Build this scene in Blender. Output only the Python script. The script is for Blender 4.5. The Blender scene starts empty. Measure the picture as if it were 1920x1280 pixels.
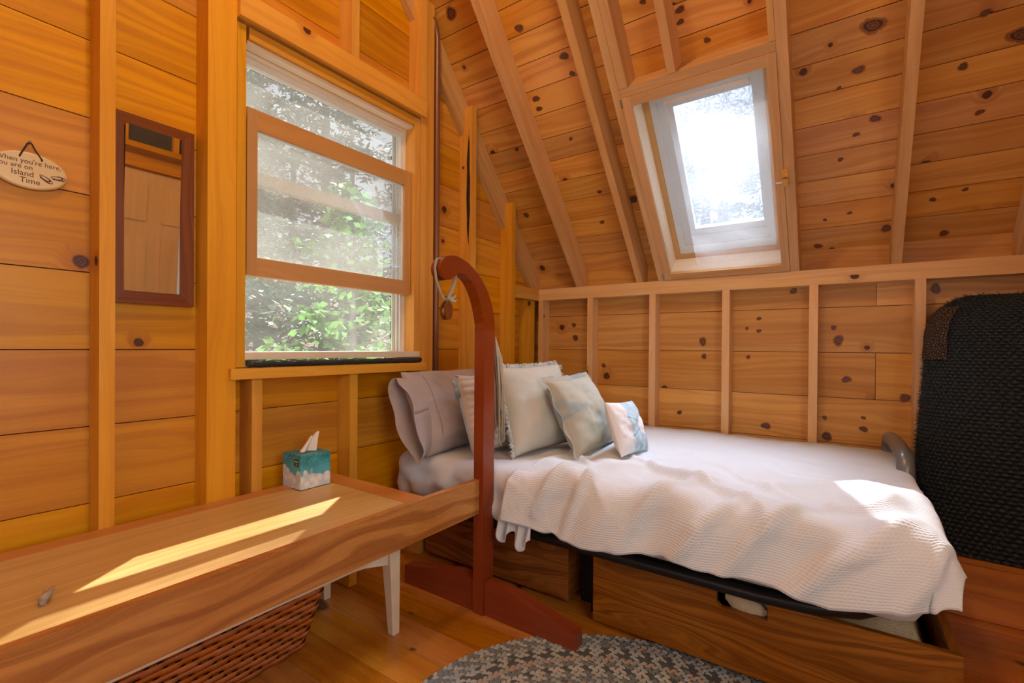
import bpy, math, random
import numpy as np
from mathutils import Vector, Matrix, noise
random.seed(7)
C = bpy.context.scene.collection
SC = bpy.context.scene
PI = math.pi

# ------------------------------------------------------------------ camera
CAM = Vector((1.8221, -2.8943, 1.0414))
_r = Vector((0.82059705, 0.57146019, 0.00733005)); _u = Vector((-0.00894637, 0.00002031, 0.99995998)); _f = Vector((-0.57143717, 0.82062979, -0.00512916))
cd = bpy.data.cameras.new('camera'); cam = bpy.data.objects.new('camera', cd); C.objects.link(cam)
cam.matrix_world = Matrix(((_r.x, _u.x, -_f.x, CAM.x), (_r.y, _u.y, -_f.y, CAM.y), (_r.z, _u.z, -_f.z, CAM.z), (0, 0, 0, 1)))
cd.sensor_width = 36; cd.lens = 892.07 / 1920 * 36; cd.shift_y = 13.58 / 1920
cd.clip_start = 0.02; cd.clip_end = 200
SC.camera = cam
SC.view_settings.view_transform = 'Standard'; SC.view_settings.look = 'None'
SC.view_settings.exposure = 0.52; SC.view_settings.gamma = 1; SC.view_settings.use_curve_mapping = False

# ------------------------------------------------------------------ sky, sun, added fill
W = bpy.data.worlds.new('sky'); SC.world = W; W.use_nodes = True
wn = W.node_tree.nodes; wl = W.node_tree.links; wn.clear()
wo = wn.new('ShaderNodeOutputWorld'); wb = wn.new('ShaderNodeBackground'); wb.inputs[0].default_value = (.80, .90, 1, 1); wb.inputs[1].default_value = .68
wl.new(wb.outputs[0], wo.inputs[0])
sd = bpy.data.lights.new('sun', 'SUN'); sd.energy = 10; sd.angle = math.radians(.6); sd.color = (1, .96, .88)
sun = bpy.data.objects.new('sun', sd); C.objects.link(sun)
sun.rotation_euler = Vector((1, -1.37, -1.72)).to_track_quat('-Z', 'Y').to_euler(); sun.location = (-6, 8, 10)

def area(name, loc, to, sx, sy, e, col):
    l = bpy.data.lights.new(name, 'AREA'); l.shape = 'RECTANGLE'; l.size = sx; l.size_y = sy; l.energy = e; l.color = col
    o = bpy.data.objects.new(name, l); C.objects.link(o); o.location = loc
    o.rotation_euler = (Vector(to) - Vector(loc)).to_track_quat('-Z', 'Y').to_euler(); return o
# added unseen fill lamps outside two made-up windows and above the skylight
area('fill_lamp_right', (2.84, -2.7, 1.45), (0, -2.2, 1.2), 1.1, 1.1, 16, (1, .93, .82))
area('fill_lamp_front', (1.6, -4.53, 1.45), (1.4, 0, 1.0), 1.7, .5, 21, (.88, .94, 1))
area('fill_lamp_skylight', (1.45, 1.05, 4.9), (1.33, -.35, 2.0), 3.2, 2.6, 2300, (.80, .90, 1))  # extra lamp out of view, strengthens the sky light on the bed

# ------------------------------------------------------------------ node helpers
class NT:
    def __init__(s, name, rough=.5, spec=.5):
        s.m = bpy.data.materials.new(name); s.m.use_nodes = True; s.n = s.m.node_tree.nodes; s.l = s.m.node_tree.links
        s.b = s.n['Principled BSDF']; s.b.inputs['Roughness'].default_value = rough; s.b.inputs['Specular IOR Level'].default_value = spec
        s.out = s.n['Material Output']
    def N(s, t, **k):
        x = s.n.new(t)
        for a, v in k.items(): setattr(x, a, v)
        return x
    def put(s, sock, v):
        if isinstance(v, bpy.types.NodeSocket): s.l.new(v, sock)
        elif isinstance(v, (tuple, list)) and len(v) == 3 and sock.type == 'RGBA': sock.default_value = (*v, 1)
        else: sock.default_value = v
    def math(s, op, a, b=0, c=None, clamp=False):
        x = s.N('ShaderNodeMath', operation=op); x.use_clamp = clamp; s.put(x.inputs[0], a); s.put(x.inputs[1], b)
        if c is not None: s.put(x.inputs[2], c)
        return x.outputs[0]
    def mix(s, f, a, b, bt='MIX'):
        x = s.N('ShaderNodeMix', data_type='RGBA', blend_type=bt); s.put(x.inputs[0], f); s.put(x.inputs[6], a); s.put(x.inputs[7], b); return x.outputs[2]
    def comb(s, a, b, c=0):
        x = s.N('ShaderNodeCombineXYZ'); s.put(x.inputs[0], a); s.put(x.inputs[1], b); s.put(x.inputs[2], c); return x.outputs[0]
    def noise(s, v, sc, det=2, dist=0, rough=.5):
        x = s.N('ShaderNodeTexNoise'); s.put(x.inputs['Vector'], v); x.inputs['Scale'].default_value = sc; x.inputs['Detail'].default_value = det
        x.inputs['Distortion'].default_value = dist; x.inputs['Roughness'].default_value = rough; return x.outputs[0]
    def vor(s, v, sc, dim='2D', feat='F1'):
        x = s.N('ShaderNodeTexVoronoi', voronoi_dimensions=dim, feature=feat); s.put(x.inputs['Vector'], v); x.inputs['Scale'].default_value = sc; return x
    def ss(s, v, a, b, lo=0, hi=1):
        x = s.N('ShaderNodeMapRange', interpolation_type='SMOOTHSTEP'); s.put(x.inputs[0], v)
        for i, q in zip((1, 2, 3, 4), (a, b, lo, hi)): x.inputs[i].default_value = q
        return x.outputs[0]
    def uv(s):
        x = s.N('ShaderNodeUVMap', uv_map='UVMap'); y = s.N('ShaderNodeSeparateXYZ'); s.l.new(x.outputs[0], y.inputs[0]); return y.outputs[0], y.outputs[1]
    def attr(s, n):
        x = s.N('ShaderNodeAttribute', attribute_name=n); return x.outputs['Fac']
    def obj(s): return s.N('ShaderNodeTexCoord').outputs['Object']
    def bump(s, h, st=.3, d=.01):
        x = s.N('ShaderNodeBump'); s.put(x.inputs['Height'], h); x.inputs['Strength'].default_value = st; x.inputs['Distance'].default_value = d
        s.l.new(x.outputs[0], s.b.inputs['Normal'])
    def col(s, c): s.put(s.b.inputs['Base Color'], c)

def wood(name, base, dark, light=None, rough=.42, knots=.45, knotcol=(.075, .02, .008), g=1.0, spec=.4, contrast=.55, tv=.16, cath=0.35, bp=.12):
    m = NT(name, rough, spec); u, v = m.uv(); t = m.attr('tint')
    uo = m.math('MULTIPLY_ADD', t, 91.7, u); vo = m.math('MULTIPLY_ADD', t, 57.3, v)
    vec = m.comb(uo, vo)
    # knots
    kv = m.vor(vec, 2.9); kd = kv.outputs['Distance']
    sel = m.N('ShaderNodeSeparateColor'); m.l.new(kv.outputs['Color'], sel.inputs[0])
    keep = m.math('LESS_THAN', sel.outputs[0], knots)
    size = m.math('MULTIPLY_ADD', sel.outputs[1], .045, .022)
    kr = m.math('DIVIDE', kd, size)
    kr = m.math('ADD', kr, m.math('MULTIPLY', m.math('SUBTRACT', m.noise(vec, 45, 2), .5), .7))
    kmask = m.math('MULTIPLY', m.ss(kr, .85, 1.15, 1, 0), keep)
    halo = m.math('MULTIPLY', m.ss(kr, .9, 3.4, 1, 0), keep)
    # grain, deflected near knots
    big = m.noise(m.comb(m.math('MULTIPLY', uo, .9), m.math('MULTIPLY', vo, 5)), 1.3, 2)
    v2 = m.math('ADD', vo, m.math('MULTIPLY', m.math('ADD', m.math('MULTIPLY', halo, .05), m.math('MULTIPLY', big, .16)), cath / .35))
    rings = m.noise(m.comb(m.math('MULTIPLY', uo, .35 * g), m.math('MULTIPLY', v2, 21 * g)), 1.6, 3, 0, .55)
    fine = m.noise(m.comb(m.math('MULTIPLY', uo, 5 * g), m.math('MULTIPLY', v2, 170 * g)), 1.5, 2, 0, .6)
    gr = m.math('ADD', m.math('MULTIPLY', m.ss(rings, .36, .66), .7), m.math('MULTIPLY', fine, .45))
    gr = m.math('MULTIPLY', gr, contrast, clamp=True)
    light = light or base
    c = m.mix(m.ss(m.noise(vec, 2.2, 2), .3, .7), base, light)
    c = m.mix(gr, c, dark)
    hv = m.N('ShaderNodeHueSaturation'); m.put(hv.inputs['Color'], c)
    r1 = m.N('ShaderNodeTexWhiteNoise', noise_dimensions='1D'); m.put(r1.inputs['W'], m.math('MULTIPLY', t, 917.3))
    rs = m.N('ShaderNodeSeparateColor'); m.l.new(r1.outputs['Color'], rs.inputs[0])
    m.put(hv.inputs['Value'], m.math('MULTIPLY_ADD', rs.outputs[0], 2 * tv, 1 - tv))
    m.put(hv.inputs['Hue'], m.math('MULTIPLY_ADD', rs.outputs[1], .007, .4985))
    m.put(hv.inputs['Saturation'], m.math('MULTIPLY_ADD', rs.outputs[2], .10, .97))
    c = hv.outputs[0]
    c = m.mix(m.math('MULTIPLY', halo, .38), c, (dark[0] * .8, dark[1] * .62, dark[2] * .5))
    ring = m.ss(m.math('SINE', m.math('MULTIPLY', kr, 16)), -1, 1, .55, 1.25)
    kc = m.N('ShaderNodeVectorMath', operation='SCALE'); kc.inputs[0].default_value = knotcol; m.put(kc.inputs['Scale'], m.math('MULTIPLY', ring, 1.3))
    c = m.mix(kmask, c, kc.outputs[0])
    m.col(c)
    if bp: m.bump(fine, bp, .002)
    m.put(m.b.inputs['Roughness'], m.math('MULTIPLY_ADD', fine, .16 if bp else .02, rough - (.06 if bp else 0)))
    return m.m

def plain(name, c, rough=.5, metal=0, spec=.5, nz=0, sc=30, bump=0):
    m = NT(name, rough, spec); m.b.inputs['Metallic'].default_value = metal
    o = m.obj()
    if nz:
        n = m.noise(o, sc, 3); m.col(m.mix(m.math('MULTIPLY', m.ss(n, .3, .7), nz), c, tuple(x * .45 for x in c)))
    else: m.col(c)
    if bump: m.bump(m.noise(o, sc * 3, 3), bump, .004)
    return m.m

def fabric(name, c, c2=None, weave=900, rough=.9, b=.25, patch=5):
    m = NT(name, rough, .15); u, v = m.uv(); vec = m.comb(u, v)
    c2 = c2 or tuple(x * .86 for x in c)
    n = m.noise(m.obj(), patch, 3)
    wv = m.math('ADD', m.math('SINE', m.math('MULTIPLY', u, weave)), m.math('SINE', m.math('MULTIPLY', v, weave)))
    f = m.noise(vec, 260, 2)
    m.col(m.mix(m.math('MULTIPLY', f, .16), m.mix(m.ss(n, .35, .65), c, c2), (.2, .18, .16)))
    m.bump(m.math('ADD', m.math('MULTIPLY', wv, .3), f), b, .0015)
    m.b.inputs['Sheen Weight'].default_value = .15; m.b.inputs['Sheen Roughness'].default_value = .6
    return m.m

def glass(name, dirt=.25, dirtcol=(.75, .77, .76), rough=0.0, sc=90, tint=(1, 1, 1), patches=None, refl=1.0):
    m = NT(name); m.n.remove(m.b)
    tr = m.N('ShaderNodeBsdfTransparent'); tr.inputs[0].default_value = (*tint, 1)
    gl = m.N('ShaderNodeBsdfGlossy'); gl.inputs['Roughness'].default_value = .02; gl.inputs[0].default_value = (1, 1, 1, 1)
    fr = m.N('ShaderNodeFresnel'); ge = m.N('ShaderNodeNewGeometry'); m.put(fr.inputs[0], m.math('MULTIPLY_ADD', ge.outputs['Backfacing'], -.8333, 1.5))
    tl = m.N('ShaderNodeBsdfTranslucent'); tl.inputs[0].default_value = (*dirtcol, 1)
    df = m.N('ShaderNodeBsdfDiffuse'); df.inputs[0].default_value = (*dirtcol, 1)
    dd = m.N('ShaderNodeMixShader'); dd.inputs[0].default_value = .35; m.l.new(tl.outputs[0], dd.inputs[1]); m.l.new(df.outputs[0], dd.inputs[2])
    o = m.obj(); sp = m.noise(o, sc, 3, 0, .7); big = m.noise(o, 2.6, 3, .6)
    f = m.math('MULTIPLY', m.math('ADD', m.ss(sp, .42, .72, .55, 1.5), 0), m.ss(big, .3, .68, dirt * .45, dirt * 1.45), clamp=True)
    a = m.N('ShaderNodeMixShader'); m.l.new(f, a.inputs[0]); m.l.new(tr.outputs[0], a.inputs[1]); m.l.new(dd.outputs[0], a.inputs[2])
    b = m.N('ShaderNodeMixShader'); m.l.new(m.math('MULTIPLY', fr.outputs[0], refl), b.inputs[0]); m.l.new(a.outputs[0], b.inputs[1]); m.l.new(gl.outputs[0], b.inputs[2])
    m.l.new(b.outputs[0], m.out.inputs[0]); return m.m

M = {}
M['pineA'] = wood('varnished_pine_gable', (.66, .275, .016), (.38, .105, .006), (.73, .34, .024), .38, .22, contrast=.6)  # older orange varnish, with some of the warm lamp light in the colour
M['pineB'] = wood('varnished_pine_knee_wall', (.69, .345, .085), (.40, .135, .02), (.77, .43, .13), .45, .5, contrast=.6)
M['pineC'] = wood('varnished_pine_ceiling', (.70, .325, .07), (.40, .125, .017), (.78, .41, .11), .40, .62, contrast=.62, tv=.15)
M['studA'] = wood('stud_timber_gable', (.70, .335, .045), (.47, .17, .018), (.74, .385, .06), .45, .12, contrast=.45, tv=.08)
M['studB'] = wood('stud_timber_pale', (.74, .46, .21), (.52, .26, .10), (.78, .52, .27), .5, .15, contrast=.42, tv=.08)
M['rafter'] = wood('rafter_timber', (.64, .365, .15), (.42, .19, .06), (.70, .43, .20), .55, .03, contrast=.5, tv=.08)
M['floor'] = wood('pine_floor', (.52, .18, .022), (.25, .055, .007), (.64, .26, .04), .24, .16, contrast=.6, tv=.26, spec=.6)
M['redwood'] = wood('red_stained_wood', (.235, .036, .007), (.13, .018, .004), (.29, .052, .011), .24, 0, contrast=.3, tv=.03, spec=.45, bp=0)
M['rail'] = wood('oiled_beech_rail', (.52, .19, .042), (.24, .055, .010), (.62, .27, .075), .25, .03, contrast=.8, tv=.04, spec=.55, cath=.7)
M['panel'] = wood('worn_table_panel', (.60, .40, .16), (.40, .22, .06), (.66, .46, .22), .33, 0, contrast=.55, tv=.04, spec=.5, g=1.4)
M['redrail'] = wood('table_edge_board', (.56, .23, .07), (.40, .13, .03), None, .3, 0, contrast=.4, tv=.04, spec=.5)
M['oak'] = wood('oak_drawer', (.40, .135, .024), (.15, .040, .006), (.46, .175, .036), .35, 0, contrast=.95, tv=.05, g=1.7, cath=.75)
M['frame'] = wood('mirror_frame_oak', (.22, .06, .012), (.11, .024, .005), None, .4, 0, contrast=.8, tv=.05, g=2)
M['white_wood'] = wood('bleached_shaft_pine', (.80, .66, .48), (.66, .46, .28), (.84, .74, .60), .5, .12, contrast=.35, tv=.05)
M['door'] = wood('pale_pine_door', (.78, .55, .27), (.62, .37, .14), None, .45, .1, contrast=.35, tv=.05)
M['sash'] = wood('window_sash_fir', (.58, .32, .12), (.40, .19, .06), None, .38, 0, contrast=.45, tv=.04)
M['cream'] = plain('cream_paint', (.78, .68, .52), .5, nz=.12, sc=20)
M['vinyl'] = plain('white_vinyl', (.74, .74, .70), .45)
M['alu'] = plain('skylight_cladding', (.62, .67, .67), .5, nz=.1, sc=8)
M['black'] = plain('black_powder_steel', (.012, .012, .013), .4, .3)
M['bar'] = plain('grey_satin_steel', (.20, .225, .235), .33, .4)
M['dark'] = plain('dark_gap', (.05, .018, .006), .9)
M['foam'] = plain('black_foil', (.025, .027, .028), .35, nz=.3, sc=25, bump=.8)
M['pipe'] = plain('brown_pipe', (.22, .09, .045), .35, .2)
M['rope'] = fabric('cotton_rope', (.66, .58, .45), (.50, .42, .30), 1500, b=.8)
M['steel'] = plain('steel_fitting', (.35, .36, .37), .25, 1)
M['ink'] = plain('dark_lettering', (.09, .028, .015), .6)
M['cord'] = plain('black_cord', (.015, .013, .015), .7)
M['plaque'] = plain('glazed_cream_ceramic', (.72, .55, .30), .22, spec=.6, nz=.06, sc=12)
M['char'] = plain('charred_knot', (.02, .01, .006), .9)
M['mirror'] = plain('mirror_glass', (.86, .86, .82), .015, 1)
M['winglass'] = glass('dusty_window_glass', .30, (.62, .66, .64), sc=260, refl=1.1)
M['storm'] = glass('storm_pane_screen', .20, (.60, .62, .60), sc=420, refl=.5)
M['skyglass'] = glass('frosted_dirty_skylight', .30, (.20, .205, .22), sc=110, refl=.5, tint=(.74, .75, .79))
M['plexi'] = glass('dusty_plexi', .07, (.8, .8, .8), sc=260, refl=.5)
M['lavender'] = fabric('lavender_grey_cotton', (.45, .39, .385), (.39, .335, .33), 1600, patch=4)
M['quilt'] = fabric('quilted_white_cotton', (.70, .64, .56), (.64, .58, .50), 900)
M['stitch'] = plain('blue_grey_stitching', (.22, .23, .26), .8)
M['teal_thread'] = fabric('blue_grey_tassel', (.22, .28, .30), (.40, .45, .44), 1500, patch=60)
M['creamfab'] = fabric('oatmeal_linen', (.60, .59, .51), (.54, .55, .48), 1300, patch=5)
M['fringe'] = fabric('pale_fringe', (.66, .69, .67), (.56, .62, .62), 1500, patch=30)
M['iceblue'] = fabric('pale_blue_cotton', (.52, .62, .66), None, 1300)
M['sage'] = fabric('sage_linen', (.42, .41, .33), (.36, .40, .37), 1300, patch=6)
M['sheet'] = fabric('white_sheet', (.68, .72, .77), (.66, .69, .74), 2200, b=.1)  # white cloth, tinted cool in its colour to offset warm bounce light
M['fleece'] = plain('cream_fleece', (.74, .65, .44), .95, nz=.2, sc=40, bump=1)
M['ticking'] = fabric('mattress_ticking', (.6, .6, .6))

# waffle-weave blanket; cool tint in its colour offsets warm light bouncing off the wood
m = NT('white_waffle_blanket', .92, .1); u, v = m.uv()
a = m.math('SINE', m.math('MULTIPLY', u, 2 * PI / .021)); b = m.math('SINE', m.math('MULTIPLY', v, 2 * PI / .013))
row = m.math('FLOOR', m.math('DIVIDE', v, .013)); row = m.math('FLOOR', m.math('DIVIDE', v, .0075)); a = m.math('SINE', m.math('ADD', m.math('MULTIPLY', u, 2 * PI / .012), m.math('MULTIPLY', row, PI))); b = m.math('SINE', m.math('MULTIPLY', v, 2 * PI / .0075))
h = m.math('ADD', m.math('MULTIPLY', a, .5), m.math('MULTIPLY', b, .5)); fz = m.noise(m.comb(u, v), 420, 2)
m.col(m.mix(m.ss(h, -1, .2, .28, 0), (.70, .75, .79), (.54, .55, .54))); m.bump(m.math('ADD', h, m.math('MULTIPLY', fz, .8)), .4, .002)
m.b.inputs['Sheen Weight'].default_value = .3; M['waffle'] = m.m
# small cushion with sun print
m = NT('beach_print_cotton', .85, .15); u, v = m.uv()
du = m.math('SUBTRACT', u, .072); dv = m.math('SUBTRACT', v, -.005)
r = m.math('SQRT', m.math('ADD', m.math('MULTIPLY', du, du), m.math('MULTIPLY', dv, dv))); an = m.math('ARCTAN2', dv, du)
ray_ = m.math('ABSOLUTE', m.math('SINE', m.math('MULTIPLY', an, 4.5)))
blue = m.mix(m.ss(ray_, 0, .16, 1, 0), m.mix(m.ss(m.noise(m.comb(u, v), 30, 2), .35, .65), (.42, .56, .64), (.55, .66, .70)), (.07, .27, .34))
c = m.mix(m.ss(r, .040, .043, 1, 0), blue, (.84, .84, .84))
c = m.mix(m.ss(m.math('ADD', u, m.math('MULTIPLY', m.noise(m.comb(u, v), 14, 2), .05)), -.022, -.016, 1, 0), c, (.78, .76, .74)); m.col(c); M['print'] = m.m
# sage cushion print
m = NT('faded_print_linen', .9, .12); u, v = m.uv()
n1 = m.noise(m.comb(u, m.math('MULTIPLY', v, 2.0)), 5.5, 3, .6); c = m.mix(m.ss(n1, .5, .66), (.46, .44, .35), (.31, .37, .37))
m.col(m.mix(m.math('MULTIPLY', m.noise(m.comb(u, v), 300, 2), .2), c, (.2, .19, .15))); m.bump(m.noise(m.comb(u, v), 500, 2), .3, .001); M['sageprint'] = m.m
# quilted cloth uses geometry; tissue box
m = NT('tissue_box_print', .35, .5); u, v = m.uv()
vec = m.comb(u, v); vd = m.vor(vec, 34).outputs['Distance']
edge = m.math('ADD', .052, m.math('ADD', m.math('MULTIPLY', m.math('SINE', m.math('MULTIPLY', u, 46)), .010), m.math('MULTIPLY', m.math('SUBTRACT', .45, vd), .03)))
sky = m.mix(m.ss(m.noise(vec, 22, 3), .35, .65), (.015, .20, .24), (.05, .34, .40)); sky = m.mix(m.ss(v, .05, .11, .55, 0), sky, (.16, .55, .66))
star = m.math('LESS_THAN', m.vor(vec, 75).outputs['Distance'], .09); sky = m.mix(m.math('MULTIPLY', star, m.ss(v, .08, .1)), sky, (.6, .8, .7))
cl = m.mix(m.ss(vd, .1, .62), (.80, .78, .72), (.55, .62, .66)); m.col(m.mix(m.ss(m.math('SUBTRACT', v, edge), -.002, .002), cl, sky)); M['tissuebox'] = m.m
M['tissue'] = plain('white_tissue', (.82, .76, .70), .9)
M['gold'] = plain('gold_print', (.65, .52, .22), .4)
M['boxdark'] = plain('box_print_dark_green', (.008, .045, .03), .4)
# black shaggy roll
m = NT('black_looped_pile', .85, .25); u, v = m.uv(); row = m.math('FLOOR', m.math('DIVIDE', v, .014))
a = m.math('SINE', m.math('ADD', m.math('MULTIPLY', u, 2 * PI / .019), m.math('MULTIPLY', row, PI))); b = m.math('SINE', m.math('MULTIPLY', v, 2 * PI / .014))
nz = m.noise(m.comb(u, v), 150, 3); h = m.math('ADD', m.math('MULTIPLY', m.math('ADD', a, b), .35), m.math('MULTIPLY', nz, 1.2))
m.col(m.mix(m.ss(h, .3, 1.2), (.010, .014, .017), (.055, .078, .092))); m.bump(h, 1, .008); M['pile'] = m.m
M['fibre'] = plain('black_fibre', (.03, .042, .05), .5)
m = NT('grey_mesh_backing', .9, .1); u, v = m.uv(); vo = m.vor(m.comb(u, v), 95, '2D', 'DISTANCE_TO_EDGE').outputs['Distance']
m.col(m.mix(m.ss(vo, .06, .25), (.012, .011, .011), (.13, .09, .065))); m.bump(m.ss(vo, .05, .3, 1, 0), .6, .004); M['backing'] = m.m
M['splint'] = wood('red_brown_splint', (.50, .155, .04), (.34, .09, .022), None, .38, 0, contrast=.5, tv=.12, g=2)
# braid colours by face attribute
m = NT('braided_wool', .95, .1); t = m.attr('tint'); rp = m.N('ShaderNodeValToRGB'); m.l.new(t, rp.inputs[0]); rp.color_ramp.interpolation = 'CONSTANT'
cs = [(0, (.52, .55, .52)), (.28, (.24, .27, .27)), (.48, (.42, .47, .46)), (.66, (.54, .42, .33)), (.80, (.12, .13, .13)), (.9, (.60, .61, .57))]
while len(rp.color_ramp.elements) < len(cs): rp.color_ramp.elements.new(.5)
for e, (p_, c_) in zip(rp.color_ramp.elements, cs): e.position = p_; e.color = (*c_, 1)
nz = m.noise(m.obj(), 320, 2); m.col(m.mix(m.math('MULTIPLY', nz, .45), rp.outputs[0], (.03, .03, .03))); m.bump(nz, .8, .003); M['braid'] = m.m
# outdoors
M['leafA'] = plain('spruce_green', (.04, .095, .035), .6, nz=.5, sc=3)
M['leafB'] = plain('bright_leaf_green', (.13, .30, .04), .5, nz=.4, sc=3)
M['bark'] = plain('bark', (.13, .10, .08), .9, nz=.4, sc=9)
M['leaflitter'] = plain('forest_floor', (.22, .155, .105), .95, nz=.6, sc=2.5, bump=.5)
M['roofing'] = plain('roofing', (.12, .12, .12), .9)

# ------------------------------------------------------------------ mesh helpers
class MB:
    def __init__(s): s.v = []; s.f = []; s.uv = []; s.t = []; s.mi = []; s.sm = []
    def face(s, idx, uvs, t=0., mi=0, sm=False): s.f.append(idx); s.uv.append(uvs); s.t.append(t); s.mi.append(mi); s.sm.append(sm)
    def poly(s, pts, ua, t=None, mi=0, sm=False):
        ua = Vector(ua).normalized(); b = len(s.v); s.v += [tuple(p) for p in pts]
        P = [Vector(p) for p in pts]; n = Vector((0, 0, 0))
        for i in range(len(P)): n += P[i].cross(P[(i + 1) % len(P)])
        n.normalize(); va = n.cross(ua)
        if va.length < .3:
            va = Vector((.3, .8, .52)).cross(n); va.normalize(); u2 = va.cross(n); uvs = [(p.dot(u2), p.dot(va)) for p in P]
        else:
            if max(abs(x) for x in va) != max(va): va = -va
            uvs = [(p.dot(ua), p.dot(va)) for p in P]
        s.face(list(range(b, b + len(P))), uvs, random.random() if t is None else t, mi, sm)
    def prism(s, pts, off, ua=(1, 0, 0), t=None, mi=0):
        t = random.random() if t is None else t
        A = [Vector(p) for p in pts]; off = Vector(off); B = [p + off for p in A]; n = Vector((0, 0, 0))
        for i in range(len(A)): n += A[i].cross(A[(i + 1) % len(A)])
        if n.dot(off) > 0: A.reverse(); B.reverse()
        s.poly(A, ua, t, mi); s.poly(B[::-1], ua, t, mi)
        k = len(A)
        for i in range(k): s.poly([A[(i + 1) % k], A[i], B[i], B[(i + 1) % k]], ua, t, mi)
    def box(s, a, b, ua=None, t=None, mi=0):
        x0, x1 = sorted((a[0], b[0])); y0, y1 = sorted((a[1], b[1])); z0, z1 = sorted((a[2], b[2]))
        if ua is None:
            d = (x1 - x0, y1 - y0, z1 - z0); k = d.index(max(d)); ua = tuple(1. if i == k else 0. for i in range(3))
        s.prism([(x0, y0, z0), (x1, y0, z0), (x1, y1, z0), (x0, y1, z0)], (0, 0, z1 - z0), ua, t, mi)
    def tube(s, path, r, n=10, t=0., mi=0, closed=False, caps=True, flat=1.0):
        P = [Vector(p) for p in path]; k = len(P); rs = r if isinstance(r, (list, tuple)) else [r] * k
        base = len(s.v); up = Vector((0, 0, 1)); L = 0; Ls = []
        prevn = None
        for i in range(k):
            if closed: d = P[(i + 1) % k] - P[i - 1]
            else: d = P[min(i + 1, k - 1)] - P[max(i - 1, 0)]
            d.normalize()
            if prevn is None:
                a = up if abs(d.z) < .9 else Vector((1, 0, 0)); nn = d.cross(a).normalized()
            else:
                nn = (prevn - d * prevn.dot(d)).normalized()
            prevn = nn; bb = d.cross(nn)
            if i: L += (P[i] - P[i - 1]).length
            Ls.append(L)
            for j in range(n):
                an = 2 * PI * j / n; s.v.append(tuple(P[i] + nn * (math.cos(an) * rs[i]) + bb * (math.sin(an) * rs[i] * flat)))
        kk = k if closed else k - 1
        for i in range(kk):
            i2 = (i + 1) % k
            for j in range(n):
                j2 = (j + 1) % n
                s.face([base + i * n + j, base + i * n + j2, base + i2 * n + j2, base + i2 * n + j],
                       [(Ls[i], j * .01), (Ls[i], j * .01 + .01), (Ls[i2] if i2 else L, j * .01 + .01), (Ls[i2] if i2 else L, j * .01)], t, mi, True)
        if caps and not closed:
            s.face([base + j for j in range(n)][::-1], [(0, 0)] * n, t, mi); s.face([base + (k - 1) * n + j for j in range(n)], [(0, 0)] * n, t, mi)
    def grid(s, fn, nu, nv, t=0., mi=0, uvf=None, flip=False):
        b = len(s.v)
        for j in range(nv + 1):
            for i in range(nu + 1): s.v.append(tuple(fn(i / nu, j / nv)))
        uvf = uvf or (lambda a, c: (a, c))
        for j in range(nv):
            for i in range(nu):
                q = [b + j * (nu + 1) + i, b + j * (nu + 1) + i + 1, b + (j + 1) * (nu + 1) + i + 1, b + (j + 1) * (nu + 1) + i]
                w = [uvf(i / nu, j / nv), uvf((i + 1) / nu, j / nv), uvf((i + 1) / nu, (j + 1) / nv), uvf(i / nu, (j + 1) / nv)]
                if flip: q.reverse(); w.reverse()
                s.face(q, w, t, mi, True)
    def xf(s, Mx, start=0): s.v[start:] = [tuple(Mx @ Vector(p)) for p in s.v[start:]]
    def build(s, name, mat, parent=None, bevel=0, weld=False, solid=0, sub=0, smooth=None):
        me = bpy.data.meshes.new(name); me.from_pydata(s.v, [], s.f)
        ul = me.uv_layers.new(name='UVMap'); ul.data.foreach_set('uv', [c for f in s.uv for q in f for c in q])
        at = me.attributes.new('tint', 'FLOAT', 'FACE'); at.data.foreach_set('value', s.t)
        me.polygons.foreach_set('material_index', s.mi); me.polygons.foreach_set('use_smooth', s.sm)
        for q in (mat if isinstance(mat, (list, tuple)) else [mat]): me.materials.append(M[q] if isinstance(q, str) else q)
        me.update()
        if weld:
            import bmesh
            bm = bmesh.new(); bm.from_mesh(me); bmesh.ops.remove_doubles(bm, verts=bm.verts, dist=1e-5); bm.to_mesh(me); bm.free()
        o = bpy.data.objects.new(name, me); C.objects.link(o)
        if parent: o.parent = parent; o.matrix_parent_inverse = Matrix.Translation(-parent.location) if parent.type == 'EMPTY' else Matrix()
        if bevel:
            b = o.modifiers.new('bevel', 'BEVEL'); b.width = bevel; b.segments = 2; b.limit_method = 'ANGLE'; b.angle_limit = math.radians(35)
        if solid: q = o.modifiers.new('thick', 'SOLIDIFY'); q.thickness = solid; q.offset = -1
        if sub: q = o.modifiers.new('sub', 'SUBSURF'); q.levels = sub; q.render_levels = sub
        return o
def tag(o, label=None, cat=None, group=None, kind=None):
    if label: o['label'] = label
    if cat: o['category'] = cat
    if group: o['group'] = group
    if kind: o['kind'] = kind
    return o
def thing(name, label, cat, loc=(0, 0, 0), group=None, kind=None):
    o = bpy.data.objects.new(name, None); o.empty_display_size = .1; C.objects.link(o); o.location = loc; return tag(o, label, cat, group, kind)
def struct(o, label, cat='wall'): return tag(o, label, cat, None, 'structure')
def one(fn, name, mat, parent=None, **k):
    b = MB(); fn(b); return b.build(name, mat, parent, **k)
def nz(x, y, z=0): return noise.noise(Vector((x, y, z)))

# ------------------------------------------------------------------ roof geometry
SL = math.radians(48); TS, TC, TT = math.sin(SL), math.cos(SL), math.tan(SL)
def rp_(x, s, off):   # point on the slope above the knee wall: s up the slope, off outwards from the rafter undersides
    return Vector((x, -.089 - TC * s + TS * off, 1.4337 + TS * s + TC * off))
RIDGE_Y = -2.25
def roofz(y, off=.14): return 1.4337 + (-y - .089) * TT + off / TC
UPV = (0, -TC, TS)

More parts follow.
